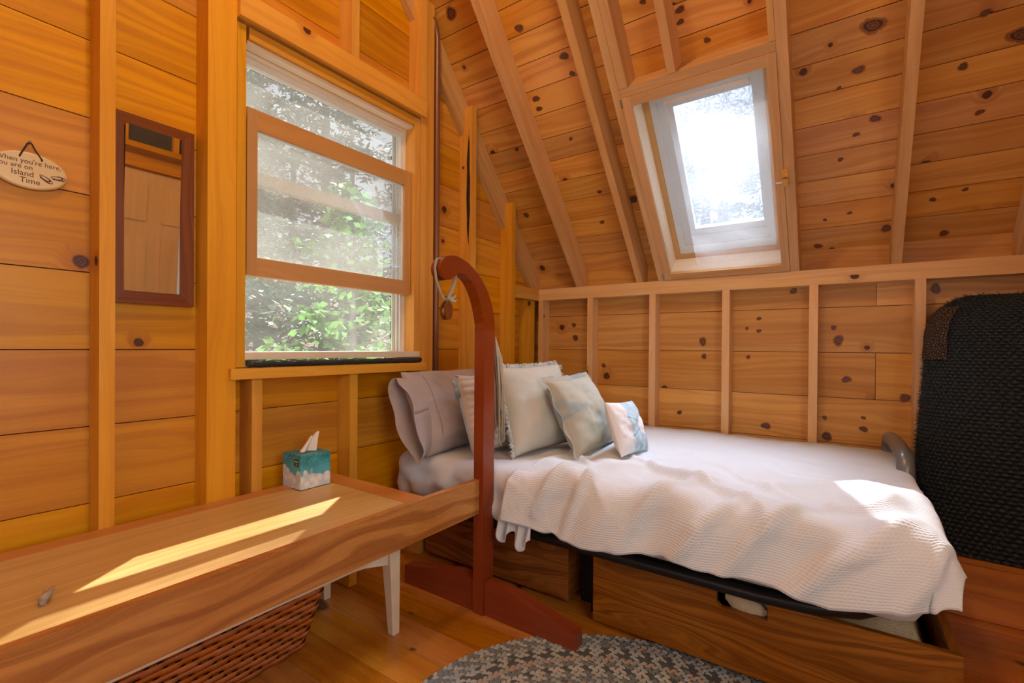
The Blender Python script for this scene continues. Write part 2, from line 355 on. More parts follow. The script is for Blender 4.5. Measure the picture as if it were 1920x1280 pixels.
# ------------------------------------------------------------------ setting: walls, floor, ceiling
def plank_wall_left(b):
    hole = (-2.083, -1.211, .955, 2.165)
    z = 1.0228 - .2265 * 5; rows = []
    while z < 4.2: rows.append((z, z + .2265)); z += .2265
    for z0, z1 in rows:
        z0 = max(z0, 0.001)
        ymax = 0.0
        if z0 > 1.3: ymax = min(0., -((z0 - 1.4337 - .145 / TC) / TT + .089) + 0.02)
        segs = [(-4.4, ymax)]
        if z1 > hole[2] and z0 < hole[3]:
            segs = [(-4.4, hole[0]), (hole[1], ymax)]
            if z0 < hole[2]: b.box((-.018, hole[0] + .001, z0 + .0015), (0, hole[1] - .001, hole[2]), (0, 1, 0))
            if z1 > hole[3]: b.box((-.018, hole[0] + .001, hole[3]), (0, hole[1] - .001, z1 - .0015), (0, 1, 0))
        for y0, y1 in segs:
            if y1 > y0 + .03:
                # top corner follows the roof
                zt = z1 - .0015; yt = min(y1, -((zt - 1.4337 - .145 / TC) / TT + .089)) if zt > 1.5 else y1
                yt = max(yt, y0 + .01)
                b.prism([(-.018, y0, z0 + .0015), (-.018, y1, z0 + .0015), (-.018, yt, zt), (-.018, y0, zt)], (.018, 0, 0), (0, 1, 0))
    for a_, c_ in (((-.06, -4.4, -.1), (-.02, hole[0], 3.9)), ((-.06, hole[0], -.1), (-.02, hole[1], hole[2])), ((-.06, hole[0], hole[3]), (-.02, hole[1], 3.0)), ((-.06, hole[1], -.1), (-.02, 0, 1.55))):
        b.box(a_, c_, (0, 1, 0), 0, 1)
    b.prism([(-.06, hole[1], 1.55), (-.06, -.02, 1.55), (-.06, hole[1], roofz(hole[1], .17))], (.04, 0, 0), (0, 1, 0), 0, 1)
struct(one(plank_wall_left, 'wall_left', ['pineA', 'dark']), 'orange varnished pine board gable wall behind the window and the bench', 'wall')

def knot(b, P, ax, ay, r, asp=1.3, rot=0):   # a knot: shallow disc set in the board
    P = Vector(P); ax = Vector(ax); ay = Vector(ay); n = ax.cross(ay); P = P + n * .0006; base = len(b.v); k = 20
    b.v.append(tuple(P)); prev = None
    for j in range(k):
        a = 2 * PI * j / k; rr = r * (1 + .12 * math.sin(2 * a + P.x * 31) + .08 * math.sin(3 * a + P.z * 17))
        q = P + ax * (math.cos(a) * rr * asp) + ay * (math.sin(a) * rr); b.v.append(tuple(q))
    for j in range(k):
        j2 = (j + 1) % k; a = 2 * PI * j / k; a2 = 2 * PI * (j + 1) / k
        b.face([base, base + 1 + j, base + 1 + j2], [(0, 0), (math.cos(a), math.sin(a)), (math.cos(a2), math.sin(a2))], random.random(), 2)
m = NT('pine_knot', .4, .4); u, v = m.uv(); t = m.attr('tint')
r = m.math('SQRT', m.math('ADD', m.math('MULTIPLY', u, u), m.math('MULTIPLY', v, v))); rn = m.math('ADD', r, m.math('MULTIPLY', m.math('SUBTRACT', m.noise(m.comb(u, v, m.math('MULTIPLY', t, 40)), 2.2, 3), .5), .35))
cc = m.mix(m.ss(m.math('SINE', m.math('MULTIPLY', rn, 24)), -1, 1), (.085, .030, .012), (.20, .08, .032)); cc = m.mix(m.ss(rn, .38, .52), cc, (.055, .018, .008))
cc = m.mix(m.ss(rn, .5, .72), cc, (.34, .125, .04)); m.col(cc)
tr = m.N('ShaderNodeBsdfTransparent'); mx = m.N('ShaderNodeMixShader'); m.put(mx.inputs[0], m.ss(rn, .58, .98)); m.l.new(m.b.outputs[0], mx.inputs[1]); m.l.new(tr.outputs[0], mx.inputs[2]); m.l.new(mx.outputs[0], m.out.inputs[0])
M['knot'] = m.m

def plank_wall_back(b):
    zs = [.001, .1165, .343, .5695, .796, 1.0228, 1.2493, 1.43, 1.575]
    for z0, z1 in zip(zs, zs[1:]):
        for x0, x1 in ((-.02, 1.95), (1.952, 2.77)) if abs(z0 - .796) < .01 or abs(z0 - 1.2493) < .01 else ((-.02, 2.77),):
            b.box((x0, 0, z0 + .0014), (x1, .018, z1 - .0014), (1, 0, 0))
    b.box((-.06, .02, -.1), (2.82, .06, 1.6), (1, 0, 0), 0, 1)
    for x, z, r_ in [(.318, 1.189, .017), (.331, 1.102, .022), (1.154, 1.077, .028), (1.161, .991, .016), (1.801, 1.083, .03), (1.781, 1.147, .013), (1.836, .889, .02), (2.063, .812, .026), (1.482, .622, .022), (1.025, .655, .014), (1.605, 1.343, .018), (1.393, .992, .012), (1.444, 1.202, .012), (1.444, 1.135, .012), (1.747, .69, .012), (1.907, .649, .017), (2.166, 1.319, .026), (.538, .92, .016), (1.757, .596, .024), (1.906, .704, .01), (1.385, 1.15, .01)]:
        knot(b, (x, 0, z), (1, 0, 0), (0, 0, 1), r_ * 1.08, 1.15 if r_ < .025 else .85)
struct(one(plank_wall_back, 'wall_back', ['pineB', 'dark', 'knot']), 'low knotty pine knee wall behind the bed under the sloping ceiling', 'wall')

def floor_(b):
    y = -4.42; k = 0
    while y < 0.0:
        w = .133; x = -.02 - random.random() * 1.2
        while x < 2.75:
            L = 1.6 + random.random() * 1.2; b.box((max(x, -.02), y + .0008, -.02), (min(x + L, 2.75), min(y + w, .0) - .0008, 0), (1, 0, 0)); x += L + .0008
        y += w
    b.box((-.06, -4.46, -.09), (2.82, .06, -.022), (1, 0, 0), 0, 1)
    for x, y, r_ in [(.118, -1.775, .03), (2.32, -.63, .012), (.62, -1.75, .008), (.45, -1.60, .008)]:
        knot(b, (x, y, 0), (1, 0, 0), (0, 1, 0), r_ * 1.3, 1.5)
struct(one(floor_, 'floor', ['floor', 'dark', 'knot']), 'glossy orange pine board floor', 'floor')

SK = (.985, 1.575, .030, 1.002)   # skylight shaft in the slope: x0 x1 s0 s1
def ceil_back(b):
    smax = (-RIDGE_Y - .089) / TC + .16
    s = .02 - .1275 * 2
    while s < smax:
        s1 = min(s + .1275, smax)
        segs = [(-.02, 2.77)]
        if s1 > SK[2] and s < SK[3]: segs = [(-.02, SK[0] + .001), (SK[1] - .001, 2.77)]
        elif int(s * 100) % 3 == 0: segs = [(-.02, 2.02), (2.022, 2.77)]
        for x0, x1 in segs:
            a, c = rp_(x0, s + .0015, .14), rp_(x0, s1 - .0015, .14); n = Vector((0, TS, TC)) * .016
            b.prism([a, c, c + n, a + n], (x1 - x0, 0, 0), (1, 0, 0))
        if s1 - s < .12: break
        s = s1
    for x0, x1, s0, s1 in ((-.1, SK[0], -.25, smax), (SK[1], 2.85, -.25, smax), (SK[0], SK[1], -.25, SK[2]), (SK[0], SK[1], SK[3], smax)):
        a, c = rp_(x0, s0, .157), rp_(x0, s1, .157); n = Vector((0, TS, TC)) * .04; b.prism([a, c, c + n, a + n], (x1 - x0, 0, 0), (1, 0, 0), 0, 1)
    for x, s, r_ in [(1.903, .986, .032), (1.862, .842, .018), (1.798, .791, .008), (1.922, .634, .017), (1.859, .583, .011), (1.804, .484, .01), (2.216, .919, .013), (2.177, .757, .014), (2.244, .573, .012), (2.319, .817, .03), (1.712, .048, .016), (1.983, .108, .02), (1.841, .213, .009), (1.743, .192, .008), (2.19, .052, .016), (2.137, .227, .011), (2.238, .255, .009), (.162, 1.631, .03), (.464, 1.124, .018), (.463, 1.072, .015), (.587, .878, .01), (.13, .49, .018), (.685, 1.265, .02), (1.242, 1.27, .016), (1.236, 1.226, .013), (1.33, 1.124, .013), (.66, .55, .012), (.7, 1.18, .013), (.24, .9, .012), (.62, .36, .013), (1.1, 1.35, .012), (.5, 1.45, .02)]:
        knot(b, rp_(x, s, .14), (1, 0, 0), Vector((0, -TC, TS)), r_ * 1.1, 1.3)
struct(one(ceil_back, 'ceiling', ['pineC', 'dark', 'knot']), 'sloping knotty pine board ceiling above the bed', 'ceiling')
def mir(P): return Vector((P[0], 2 * RIDGE_Y - P[1], P[2]))
def ceil_front(b):
    smax = (-RIDGE_Y - .089) / TC + .12; s = -.2
    while s < smax:
        s1 = min(s + .1275, smax); a, c = mir(rp_(-.02, s + .0015, .14)), mir(rp_(-.02, s1 - .0015, .14)); n = Vector((0, -TS, TC)) * .016
        b.prism([a, c, c + n, a + n], (2.79, 0, 0), (1, 0, 0)); s = s1
        if s >= smax: break
    a, c = mir(rp_(-.1, -.25, .157)), mir(rp_(-.1, smax + .1, .157)); n = Vector((0, -TS, TC)) * .04; b.prism([a, c, c + n, a + n], (2.95, 0, 0), (1, 0, 0), 0, 1)
struct(one(ceil_front, 'ceiling', ['pineC', 'dark']), 'opposite sloping board ceiling behind the camera', 'ceiling')
def wall_front(b):   # opposite knee wall with an added opening for fill light
    z = 0.001
    Y = 2 * RIDGE_Y
    while z < 1.57:
        z1 = min(z + .2265, 1.57); segs = [(-.02, 2.77)]
        if z1 > .95 and z < 1.35: segs = [(-.02, .7), (2.4, 2.77)]
        for x0, x1 in segs: b.box((x0, Y - .018, z + .0015), (x1, Y, z1 - .0015), (1, 0, 0))
        z = z1
        if z >= 1.57: break
struct(one(wall_front, 'wall_front', ['pineB']), 'knee wall behind the camera', 'wall')
def wall_right(b):
    X = 2.75; z = .001
    while z < 4.2:
        z1 = z + .2265
        ymax = 0 if z < 1.45 else -((z - 1.4337 - .145 / TC) / TT + .089); ymin = 2 * RIDGE_Y - ymax
        cuts = []
        if z < 1.9: cuts.append((-1.83, -1.03))
        if z1 > .85 and z < 2.1: cuts.append((-3.25, -2.15))
        cuts.sort(); y = ymin
        for c0, c1 in cuts:
            c0, c1 = max(c0, ymin), min(c1, ymax)
            if c0 > y: b.box((X, y, z + .0015), (X + .018, c0, z1 - .0015), (0, 1, 0))
            y = max(y, c1)
        if y < ymax: b.box((X, y, z + .0015), (X + .018, ymax, z1 - .0015), (0, 1, 0))
        z = z1
struct(one(wall_right, 'wall_right', ['pineB']), 'gable wall behind the camera with a door and an added window', 'wall')

# studs, plates, rafters: each piece of timber is one trim object
tn = [0]
def trim(a, c, mat, label, ua=None, bevel=.0022):
    tn[0] += 1; return struct(one(lambda b: b.box(a, c, ua), 'trim_%d' % tn[0], mat, bevel=bevel), label, 'timber')
PB = 1.3577
ords = ['first', 'second', 'third', 'fourth', 'fifth', 'sixth']
trim((.090, -.088, .001), (.126, -.001, PB), 'studB', 'upright stud on the knee wall right in the room corner')
for i in range(6):
    x = .4605 + .4064 * i
    lab = ['upright pine stud on the knee wall above the cushions, nearest the corner', 'upright pine stud on the knee wall just right of the small blue cushion', 'upright pine stud on the knee wall below the left part of the skylight', 'upright pine stud on the knee wall below the right edge of the skylight', 'upright pine stud on the knee wall beside the black rolled rug', 'upright stud on the knee wall hidden behind the black rolled rug'][i]
    trim((x, -.088, .001), (x + .038, -.001, PB), 'studB', lab)
trim((.09, -.089, PB), (2.745, -.001, PB + .0378), 'studB', 'lower plank of the doubled top plate on the knee wall')
trim((.09, -.089, PB + .0382), (2.745, -.001, PB + .076), 'studB', 'upper plank of the doubled top plate on the knee wall')
trim((.001, -.37, PB), (.089, -.001, PB + .0378), 'studA', 'short lower plate on the gable wall at the corner')
trim((.001, -.37, PB + .0382), (.089, -.001, PB + .076), 'studA', 'short upper plate on the gable wall at the corner')
trim((.001, -.197, .001), (.058, -.09, PB), 'studA', 'dark knotty upright board on the gable wall in the corner')
def studA(y0, y1, z0, z1, label, lean=0, x0=.001):
    tn[0] += 1
    def f(b):
        zt0 = min(z1, roofz(y0, .136)) if z1 > 9 else z1; zt1 = min(z1, roofz(y1, .136)) if z1 > 9 else z1
        b.prism([(x0, y0, z0), (x0, y1, z0), (x0, y1 + lean, zt1), (x0, y0 + lean, min(zt0, zt1) if z1 > 9 else zt0)], (.089 - x0, 0, 0), (0, 0, 1))
    return struct(one(f, 'trim_%d' % tn[0], 'studA', bevel=.0025), label, 'timber')
studA(-2.863, -2.826, .001, 3.0, 'stud on the gable wall left of the oval plaque, outside the picture')
studA(-2.456, -2.42, .001, 3.3, 'tall stud on the gable wall between the oval plaque and the mirror')
studA(-2.177, -2.086, .001, 3.5, 'thick post on the gable wall at the left side of the window')
studA(-2.03, -1.993, .001, .918, 'short stud under the left end of the window sill')
studA(-1.618, -1.579, .001, .918, 'short stud under the middle of the window sill')
studA(-1.618, -1.579, 2.264, 3.3, 'short stud standing on the beam above the window')
studA(-1.211, -1.1755, .001, 99, 'inner narrow timber of the post at the right side of the window')
studA(-1.175, -1.12, .001, 99, 'outer timber of the post at the right side of the window, next to the pipe')
st = studA(-.820, -.776, .001, 99, 'stud with a long black burnt knot on the gable wall behind the curved post', .0)
studA(-.417, -.375, .001, 99, 'stud nearest the corner on the gable wall, reaching up to the ceiling')
def char(b):
    n = 24; base = len(b.v)
    for i in range(n + 1):
        z = 1.62 + (2.27 - 1.62) * i / n; w = .012 * math.sin(PI * min(1, (i + .6) / n * 1.05)) ** .5 * (1 + .5 * nz(z * 14, 1)) + .001; yy = .069 + .006 * nz(z * 6, 5)
        if i < 4: w *= .4 + i * .15
        b.v += [(yy - w, -.8208, z), (yy + w * .9, -.8208, z)]
    for i in range(n): b.face([base + 2 * i, base + 2 * i + 1, base + 2 * i + 3, base + 2 * i + 2], [(0, 0)] * 4)
tag(one(char, 'burnt_knot', 'char', st), 'long black burnt streak')
# window sill stool and header, lapped over the posts
trim((.002, -2.111, .9195), (.112, -1.186, .9575), 'studA', 'horizontal pine sill under the window', (0, 1, 0))
trim((.002, -2.0855, 2.176), (.112, -1.1925, 2.2625), 'studA', 'thick horizontal beam above the window', (0, 1, 0))
# gable rafter and the common rafters
def rafter(x0, x1, label, s0=None, mat='rafter'):
    tn[0] += 1
    def f(b):
        yr = RIDGE_Y; top = .138
        if s0 is None:
            pts = [(x0, -.001, 1.4345), (x0, -.089, 1.4345), (x0, yr, roofz(yr, 0)), (x0, yr, roofz(yr, top)), (x0, -.001, roofz(-.001, top))]
        else:
            a, d = rp_(x0, s0, 0), rp_(x0, s0, top); pts = [a, (x0, yr, roofz(yr, 0)), (x0, yr, roofz(yr, top)), d]
        b.prism(pts, (x1 - x0, 0, 0), UPV)
    return struct(one(f, 'trim_%d' % tn[0], mat, bevel=.0025), label, 'rafter')
rafter(.002, .0385, 'rafter lying along the gable wall, passing behind the studs')
rafter(.38, .4205, 'sloping rafter nearest the gable wall')
rafter(.788, .826, 'sloping rafter between the gable wall and the skylight')
rafter(.921, .9575, 'rafter along the left side of the skylight')
rafter(1.5965, 1.637, 'rafter along the right side of the skylight')
rafter(2.0, 2.038, 'rafter to the right of the skylight')
rafter(2.412, 2.45, 'rafter at the right edge of the picture')

def hdr(b):
    a, c, d, e = rp_(.9585, 1.034, 0), rp_(.9585, 1.070, 0), rp_(.9585, 1.070, .138), rp_(.9585, 1.034, .138); b.prism([a, c, d, e], (.637, 0, 0), (1, 0, 0))
tn[0] += 1; struct(one(hdr, 'trim_%d' % tn[0], 'rafter', bevel=.002), 'short header timber across the top of the skylight', 'timber')
rafter(.959, 1.000, 'short rafter above the top left corner of the skylight', 1.0715)
rafter(1.181, 1.217, 'short rafter above the middle of the skylight', 1.0715)
rafter(1.573, 1.5955, 'short narrow rafter above the top right corner of the skylight', 1.0715)
for i, x in enumerate((.3, .9, 1.6, 2.3)):
    tn[0] += 1
    def f(b, x=x):
        yr = RIDGE_Y - .002; q = [(x, -.089, 1.4345), (x, yr + .002, roofz(yr, 0)), (x, yr + .002, roofz(yr, .138)), (x, -.001, roofz(-.001, .138))]; b.prism([mir(p) for p in q], (.038, 0, 0), (0, TC, TS))
    struct(one(f, 'trim_%d' % tn[0], 'rafter'), ['first', 'second', 'third', 'fourth'][i] + ' rafter behind the camera counted from the gable wall', 'rafter')

# ------------------------------------------------------------------ window_1
w1 = thing('window_1', 'double hung window with its wooden lower sash half raised in the gable wall', 'window', (0, -1.64, .96), None, 'structure')
def casing(b):
    b.box((-.07, -2.083, .96), (.085, -2.053, 2.165), (0, 0, 1)); b.box((-.07, -1.247, .96), (.085, -1.213, 2.165), (0, 0, 1)); b.box((-.07, -2.042, 2.125), (.085, -1.248, 2.165), (0, 1, 0))
one(casing, 'casing', 'studA', w1, bevel=.0015)
def headstops(b):
    b.box((.03, -2.042, 2.112), (.07, -1.248, 2.1245), (0, 1, 0)); b.box((-.02, -2.042, 2.10), (.025, -1.248, 2.1245), (0, 1, 0))
one(headstops, 'head_stop', 'white_wood', w1, bevel=.001)
def track(b):
    for y0, y1 in ((-2.042, -2.035), (-1.257, -1.248)):
        b.box((-.068, y0, 1.012), (.02, y1, 2.10), (0, 0, 1))
    for x in (-.045, -.012, .012):
        b.box((x - .004, -1.276, 1.012), (x + .004, -1.257, 2.10), (0, 0, 1)); b.box((x - .004, -2.035, 1.012), (x + .004, -2.03, 2.10), (0, 0, 1))
one(track, 'jamb_track', 'vinyl', w1, bevel=.001)
one(lambda b: b.box((-.06, -2.054, .987), (.088, -1.208, 1.0135), (0, 1, 0)), 'sill_strip', 'cream', w1, bevel=.002)
def sash(b, x0, x1, z0, z1, bt, tp, sw=.045):
    yl, yr = -2.037, -1.252
    b.box((x0, yl, z0), (x1, yl + sw, z1), (0, 0, 1)); b.box((x0, yr - sw, z0), (x1, yr, z1), (0, 0, 1))
    b.box((x0 + .0005, yl + sw, z0), (x1 - .0005, yr - sw, z0 + bt), (0, 1, 0)); b.box((x0 + .0005, yl + sw, z1 - tp), (x1 - .0005, yr - sw, z1), (0, 1, 0))
ls = one(lambda b: sash(b, .028, .062, 1.291, 1.895, .066, .072, .037), 'lower_sash', 'sash', w1, bevel=.002)
def bead(b):
    for (y0, z0, y1, z1) in ((-2.0, 1.357, -1.996, 1.823), (-1.293, 1.357, -1.289, 1.823), (-2.0, 1.357, -1.289, 1.361), (-2.0, 1.819, -1.289, 1.823)): b.box((.036, y0, z0), (.05, y1, z1))
one(bead, 'glazing_bead', 'vinyl', ls)
one(lambda b: b.box((.041, -1.9995, 1.3575), (.044, -1.2895, 1.8225), (0, 1, 0)), 'pane', 'winglass', ls)
us = one(lambda b: sash(b, -.022, .008, 1.64, 2.10, .05, .022, .022), 'upper_sash', 'vinyl', w1, bevel=.001)
one(lambda b: b.box((-.010, -2.014, 1.69), (-.007, -1.275, 2.077), (0, 1, 0)), 'pane', 'storm', us)
one(lambda b: b.box((-.060, -2.03, 1.014), (-.057, -1.276, 2.095), (0, 1, 0)), 'storm_pane', 'storm', w1)
fo = MB()
fo.tube([(.098 + .002 * nz(i * .9, 3), -2.050 + .835 * i / 40, .9715 + .0035 * nz(i * .6, 1)) for i in range(41)], [.0125 * (1 + .2 * nz(i * .8, 7)) for i in range(41)], 9, flat=.95)
tag(fo.build('draught_strip', 'foam'), 'black crumpled foil draught strip lying on the window sill', 'weather strip')

# ------------------------------------------------------------------ window_2 : skylight
w2 = thing('window_2', 'skylight with a pale wooden shaft in the sloping ceiling', 'window', tuple(rp_(1.28, .03, 0)), None, 'structure')
def srect(b, x0, x1, s0, s1, X0, X1, S0, S1, o0, o1, mi=0, t=None):   # ring between inner and outer rectangle in the slope
    def pr(a0, a1, c0, c1, ua):
        q = [rp_(a0, c0, o0), rp_(a1, c0, o0), rp_(a1, c1, o0), rp_(a0, c1, o0)]; b.prism(q, Vector((0, TS, TC)) * (o1 - o0), ua, t, mi)
    pr(X0, x0, S0, S1, UPV); pr(x1, X1, S0, S1, UPV); pr(x0, x1, S0, s0, (1, 0, 0)); pr(x0, x1, s1, S1, (1, 0, 0))
one(lambda b: srect(b, 1.0, 1.56, .045, .987, .9585, 1.5955, .006, 1.033, -.006, .014), 'trim_frame', 'rafter', w2, bevel=.0015)
one(lambda b: srect(b, 1.0005, 1.5595, .0455, .9865, SK[0], SK[1], SK[2], SK[3], .0145, .17), 'shaft', 'white_wood', w2)
one(lambda b: srect(b, 1.03, 1.53, .075, .962, 1.001, 1.559, .046, .986, .145, .175), 'curb', 'sash', w2, bevel=.001)
def sky_frame(b):
    srect(b, 1.062, 1.503, .118, .93, 1.031, 1.529, .076, .961, .150, .195); srect(b, 1.105, 1.49, .175, .905, 1.0625, 1.5025, .1185, .9295, .166, .20)
    srect(b, 1.132, 1.476, .215, .886, 1.1055, 1.4895, .1755, .9045, .178, .205)
one(sky_frame, 'sash_frame', 'alu', w2, bevel=.003)
one(lambda b: b.prism([rp_(1.133, .216, .197), rp_(1.475, .216, .197), rp_(1.475, .885, .197), rp_(1.133, .885, .197)], Vector((0, TS, TC)) * .004, UPV, 0), 'pane', 'skyglass', w2)
one(lambda b: b.prism([rp_(1.098, .91, .155), rp_(1.47, .91, .155), rp_(1.47, .928, .155), rp_(1.098, .928, .155)], Vector((0, TS, TC)) * .012, (1, 0, 0), 0), 'vent_bar', 'white_wood', w2, bevel=.002)
one(lambda b: b.prism([rp_(1.15, .05, .012), rp_(1.558, .05, .012), rp_(1.558, .985, .012), rp_(1.15, .985, .012)], Vector((0, TS, TC)) * .001, UPV, 0), 'storm_pane', 'plexi', w2)
def catch(b):
    for s in (.47, .515):
        b.prism([rp_(1.588, s, -.012), rp_(1.612, s, -.012), rp_(1.612, s + .035, -.012), rp_(1.588, s + .035, -.012)], Vector((0, TS, TC)) * .012, UPV)
one(catch, 'catch', 'studA', w2, bevel=.001)
one(lambda b: b.prism([rp_(1.562, .487, -.009), rp_(1.59, .487, -.009), rp_(1.59, .494, -.009), rp_(1.562, .494, -.009)], Vector((0, TS, TC)) * .004, (1, 0, 0)), 'tape', 'vinyl', w2)
def clips(b):
    b.prism([rp_(.955, .99, -.008), rp_(.962, .99, -.008), rp_(.962, 1.03, -.008), rp_(.955, 1.03, -.008)], Vector((0, TS, TC)) * .004, UPV)
    b.prism([rp_(.955, .012, -.008), rp_(.962, .012, -.008), rp_(.962, .05, -.008), rp_(.955, .05, -.008)], Vector((0, TS, TC)) * .004, UPV)
one(clips, 'hinge', 'steel', w2)

# back-of-room door seen in the mirror, and windows added for the fill lamps
d1 = thing('door_1', 'pale panelled pine door in the gable wall behind the camera', 'door', (2.75, -1.43, 0), None, 'structure')
def door(b):
    X = 2.742; b.box((X, -1.82, .01), (X + .035, -1.04, 2.12), (0, 0, 1))
    for y0, y1 in ((-1.74, -1.48), (-1.38, -1.12)):
        for z0, z1 in ((.15, .75), (.9, 1.62), (1.74, 2.02)): b.box((X - .010, y0, z0), (X - .0005, y1, z1), (0, 0, 1))
one(door, 'leaf', 'door', d1, bevel=.006)
tr = MB(); tr.box((2.725, -1.90, 0), (2.75, -1.835, 2.13), (0, 0, 1)); tr.box((2.725, -1.03, 0), (2.75, -.965, 2.13), (0, 0, 1)); tr.box((2.715, -1.95, 2.132), (2.75, -.9, 2.20), (0, 1, 0))
tr.box((2.69, -2.1, 2.27), (2.75, -.85, 2.31), (0, 1, 0)); tr.box((2.69, -2.1, 2.52), (2.75, -.95, 2.58), (0, 1, 0))
for yy in (-1.98, -1.66, -1.33, -1.05): tr.box((2.70, yy, 2.311), (2.745, yy + .04, 2.519), (0, 0, 1))
one(lambda b: b.box((2.735, -2.05, 2.30), (2.749, -1.0, 2.53), (0, 1, 0)), 'transom_pane', plain('dark_transom_glass', (.09, .10, .11), .2), d1)
tr.build('door_frame', 'studA', d1)
w3 = thing('added_window_right', 'added window in the gable wall behind the camera, letting in fill light', 'window', (2.75, -2.7, .85), None, 'structure')  # made-up opening for the right fill lamp
def w3f(b):
    for a, c in (((2.73, -3.25, .86), (2.77, -3.20, 2.1)), ((2.73, -2.2, .86), (2.77, -2.15, 2.1)), ((2.73, -3.2, .86), (2.77, -2.2, .92)), ((2.73, -3.2, 2.04), (2.77, -2.2, 2.1)), ((2.73, -2.72, .92), (2.77, -2.68, 2.04)), ((2.73, -3.2, 1.46), (2.77, -2.2, 1.5))): b.box(a, c)
one(w3f, 'added_window_frame', 'sash', w3)
w4 = thing('added_window_front', 'added wide low window in the knee wall behind the camera, letting in fill light', 'window', (1.5, -4.5, .9), None, 'structure')  # made-up opening for the front fill lamp
def w4f(b):
    Y = 2 * RIDGE_Y
    for a, c in (((.7, Y - .02, .9), (.75, Y + .02, 1.36)), ((2.35, Y - .02, .9), (2.4, Y + .02, 1.36)), ((.75, Y - .02, .9), (2.35, Y + .02, .95)), ((.75, Y - .02, 1.31), (2.35, Y + .02, 1.36)), ((1.53, Y - .02, .95), (1.57, Y + .02, 1.31))): b.box(a, c)
one(w4f, 'added_window_frame', 'sash', w4)

# ------------------------------------------------------------------ pipe
pp = MB(); path = [(.075, -1.085, .60), (.075, -1.084, 1.2), (.075, -1.084, 2.0), (.075, -1.085, 2.62)] + [(.075, -1.085 - .05 * (1 - math.cos(a)), 2.62 + .10 * math.sin(a)) for a in np.linspace(.2, 1.5, 8)]
pp.tube(path, .016, 14); tag(pp.build('pipe', 'pipe'), 'dark brown vertical pipe beside the post right of the window', 'pipe')

# ------------------------------------------------------------------ mirror
mr = thing('wall_mirror', 'narrow rectangular mirror in a dark red oak frame hanging between the studs', 'mirror', (.0, -2.296, 1.166))
def mf(b):
    y0, y1, z0, z1 = -2.402, -2.191, 1.166, 1.746; w = .0225; w2_ = .038; x0, x1 = .004, .024
    o = [(y0, z0), (y1, z0), (y1, z1), (y0, z1)]; i_ = [(y0 + .020, z0 + w2_), (y1 - .042, z0 + w2_), (y1 - .042, z1 - w2_), (y0 + .020, z1 - w2_)]
    i_ = [(-2.381, z0 + w2_), (-2.2335, z0 + w2_), (-2.2335, z1 - w2_), (-2.381, z1 - w2_)]
    for k in range(4):
        k2 = (k + 1) % 4; q = [o[k], o[k2], i_[k2], i_[k]]; b.prism([(x0, *p) for p in q], (x1 - x0, 0, 0), (0, 0, 1) if k % 2 else (0, 1, 0))
one(mf, 'frame', 'frame', mr, bevel=.002)
one(lambda b: b.poly([(.0125, -2.3815, 1.203), (.0125, -2.233, 1.203), (.0365, -2.233, 1.709), (.0365, -2.3815, 1.709)], (0, 0, 1), 0), 'mirror_glass', 'mirror', mr)
one(lambda b: b.box((.004, -2.39, 1.19), (.010, -2.21, 1.73)), 'backboard', 'dark', mr)

# ------------------------------------------------------------------ oval plaque
pl = thing('hanging_plaque', 'oval cream ceramic plaque with dark lettering hanging from a black cord', 'sign', (0, -2.584, 1.458))
PC = Vector((.006, -2.584, 1.5065))
def plq(b):
    n = 56; ry, rz = .0765, .0495; rings = [(0, .011), (.9, .011), (.965, .0095), (1, .006), (.99, .001)]
    base = len(b.v)
    for f, d in rings[1:]:
        for j in range(n): a = 2 * PI * j / n; b.v.append((PC.x + d, PC.y + ry * f * math.cos(a), PC.z + rz * f * math.sin(a)))
    for k in range(3):
        for j in range(n):
            j2 = (j + 1) % n; b.face([base + k * n + j, base + k * n + j2, base + (k + 1) * n + j2, base + (k + 1) * n + j][::-1], [(0, 0)] * 4, 0, 0, True)
    b.face([base + j for j in range(n)], [(0, 0)] * n); b.face([base + 3 * n + j for j in range(n)][::-1], [(0, 0)] * n)
one(plq, 'plate', 'plaque', pl)
def cord(b):
    X = PC.x + .0125; a = (X, -2.603, 1.5425); c = (X, -2.5615, 1.5425); t_ = (.012, -2.5835, 1.5815)
    b.tube([(X - .008, -2.603, 1.536), (X, -2.604, 1.5395), a, (.014, -2.594, 1.564), (.012, -2.5875, 1.580), t_, (.012, -2.5795, 1.580), (.014, -2.573, 1.564), c, (X, -2.5605, 1.5395), (X - .008, -2.5615, 1.536)], .0019, 8)
one(cord, 'cord', 'cord', pl)
one(lambda b: b.tube([(-.001, -2.5835, 1.583), (.016, -2.5835, 1.584)], .0028, 10), 'nail', 'steel', pl)
def text(s, size, y, z, parent, mat, x, facing='x', name='lettering', sx=1.0):
    cu = bpy.data.curves.new(name, 'FONT'); cu.body = s; cu.size = size; cu.align_x = 'LEFT'; cu.extrude = .0002
    to = bpy.data.objects.new('tmp', cu); C.objects.link(to); dg = bpy.context.evaluated_depsgraph_get(); me = bpy.data.meshes.new_from_object(to.evaluated_get(dg)); bpy.data.objects.remove(to)
    for v in me.vertices:
        a, c, e = v.co
        v.co = (x + e, y + a * sx, z + c) if facing == 'x' else (x + a * sx, y - e, z + c)
    me.materials.clear(); me.materials.append(M[mat]); o = bpy.data.objects.new(name, me); C.objects.link(o); o.parent = parent; o.matrix_parent_inverse = Matrix.Translation(-parent.location); return o
TX = PC.x + .0113
text("When you're here,", .0185, -2.6495, 1.523, pl, 'ink', TX, sx=.90)
text("you are on", .0175, -2.650, 1.508, pl, 'ink', TX, sx=.93)
text("Island", .021, -2.6205, 1.489, pl, 'ink', TX, sx=.92)
text("Time", .021, -2.604, 1.471, pl, 'ink', TX, sx=.92)
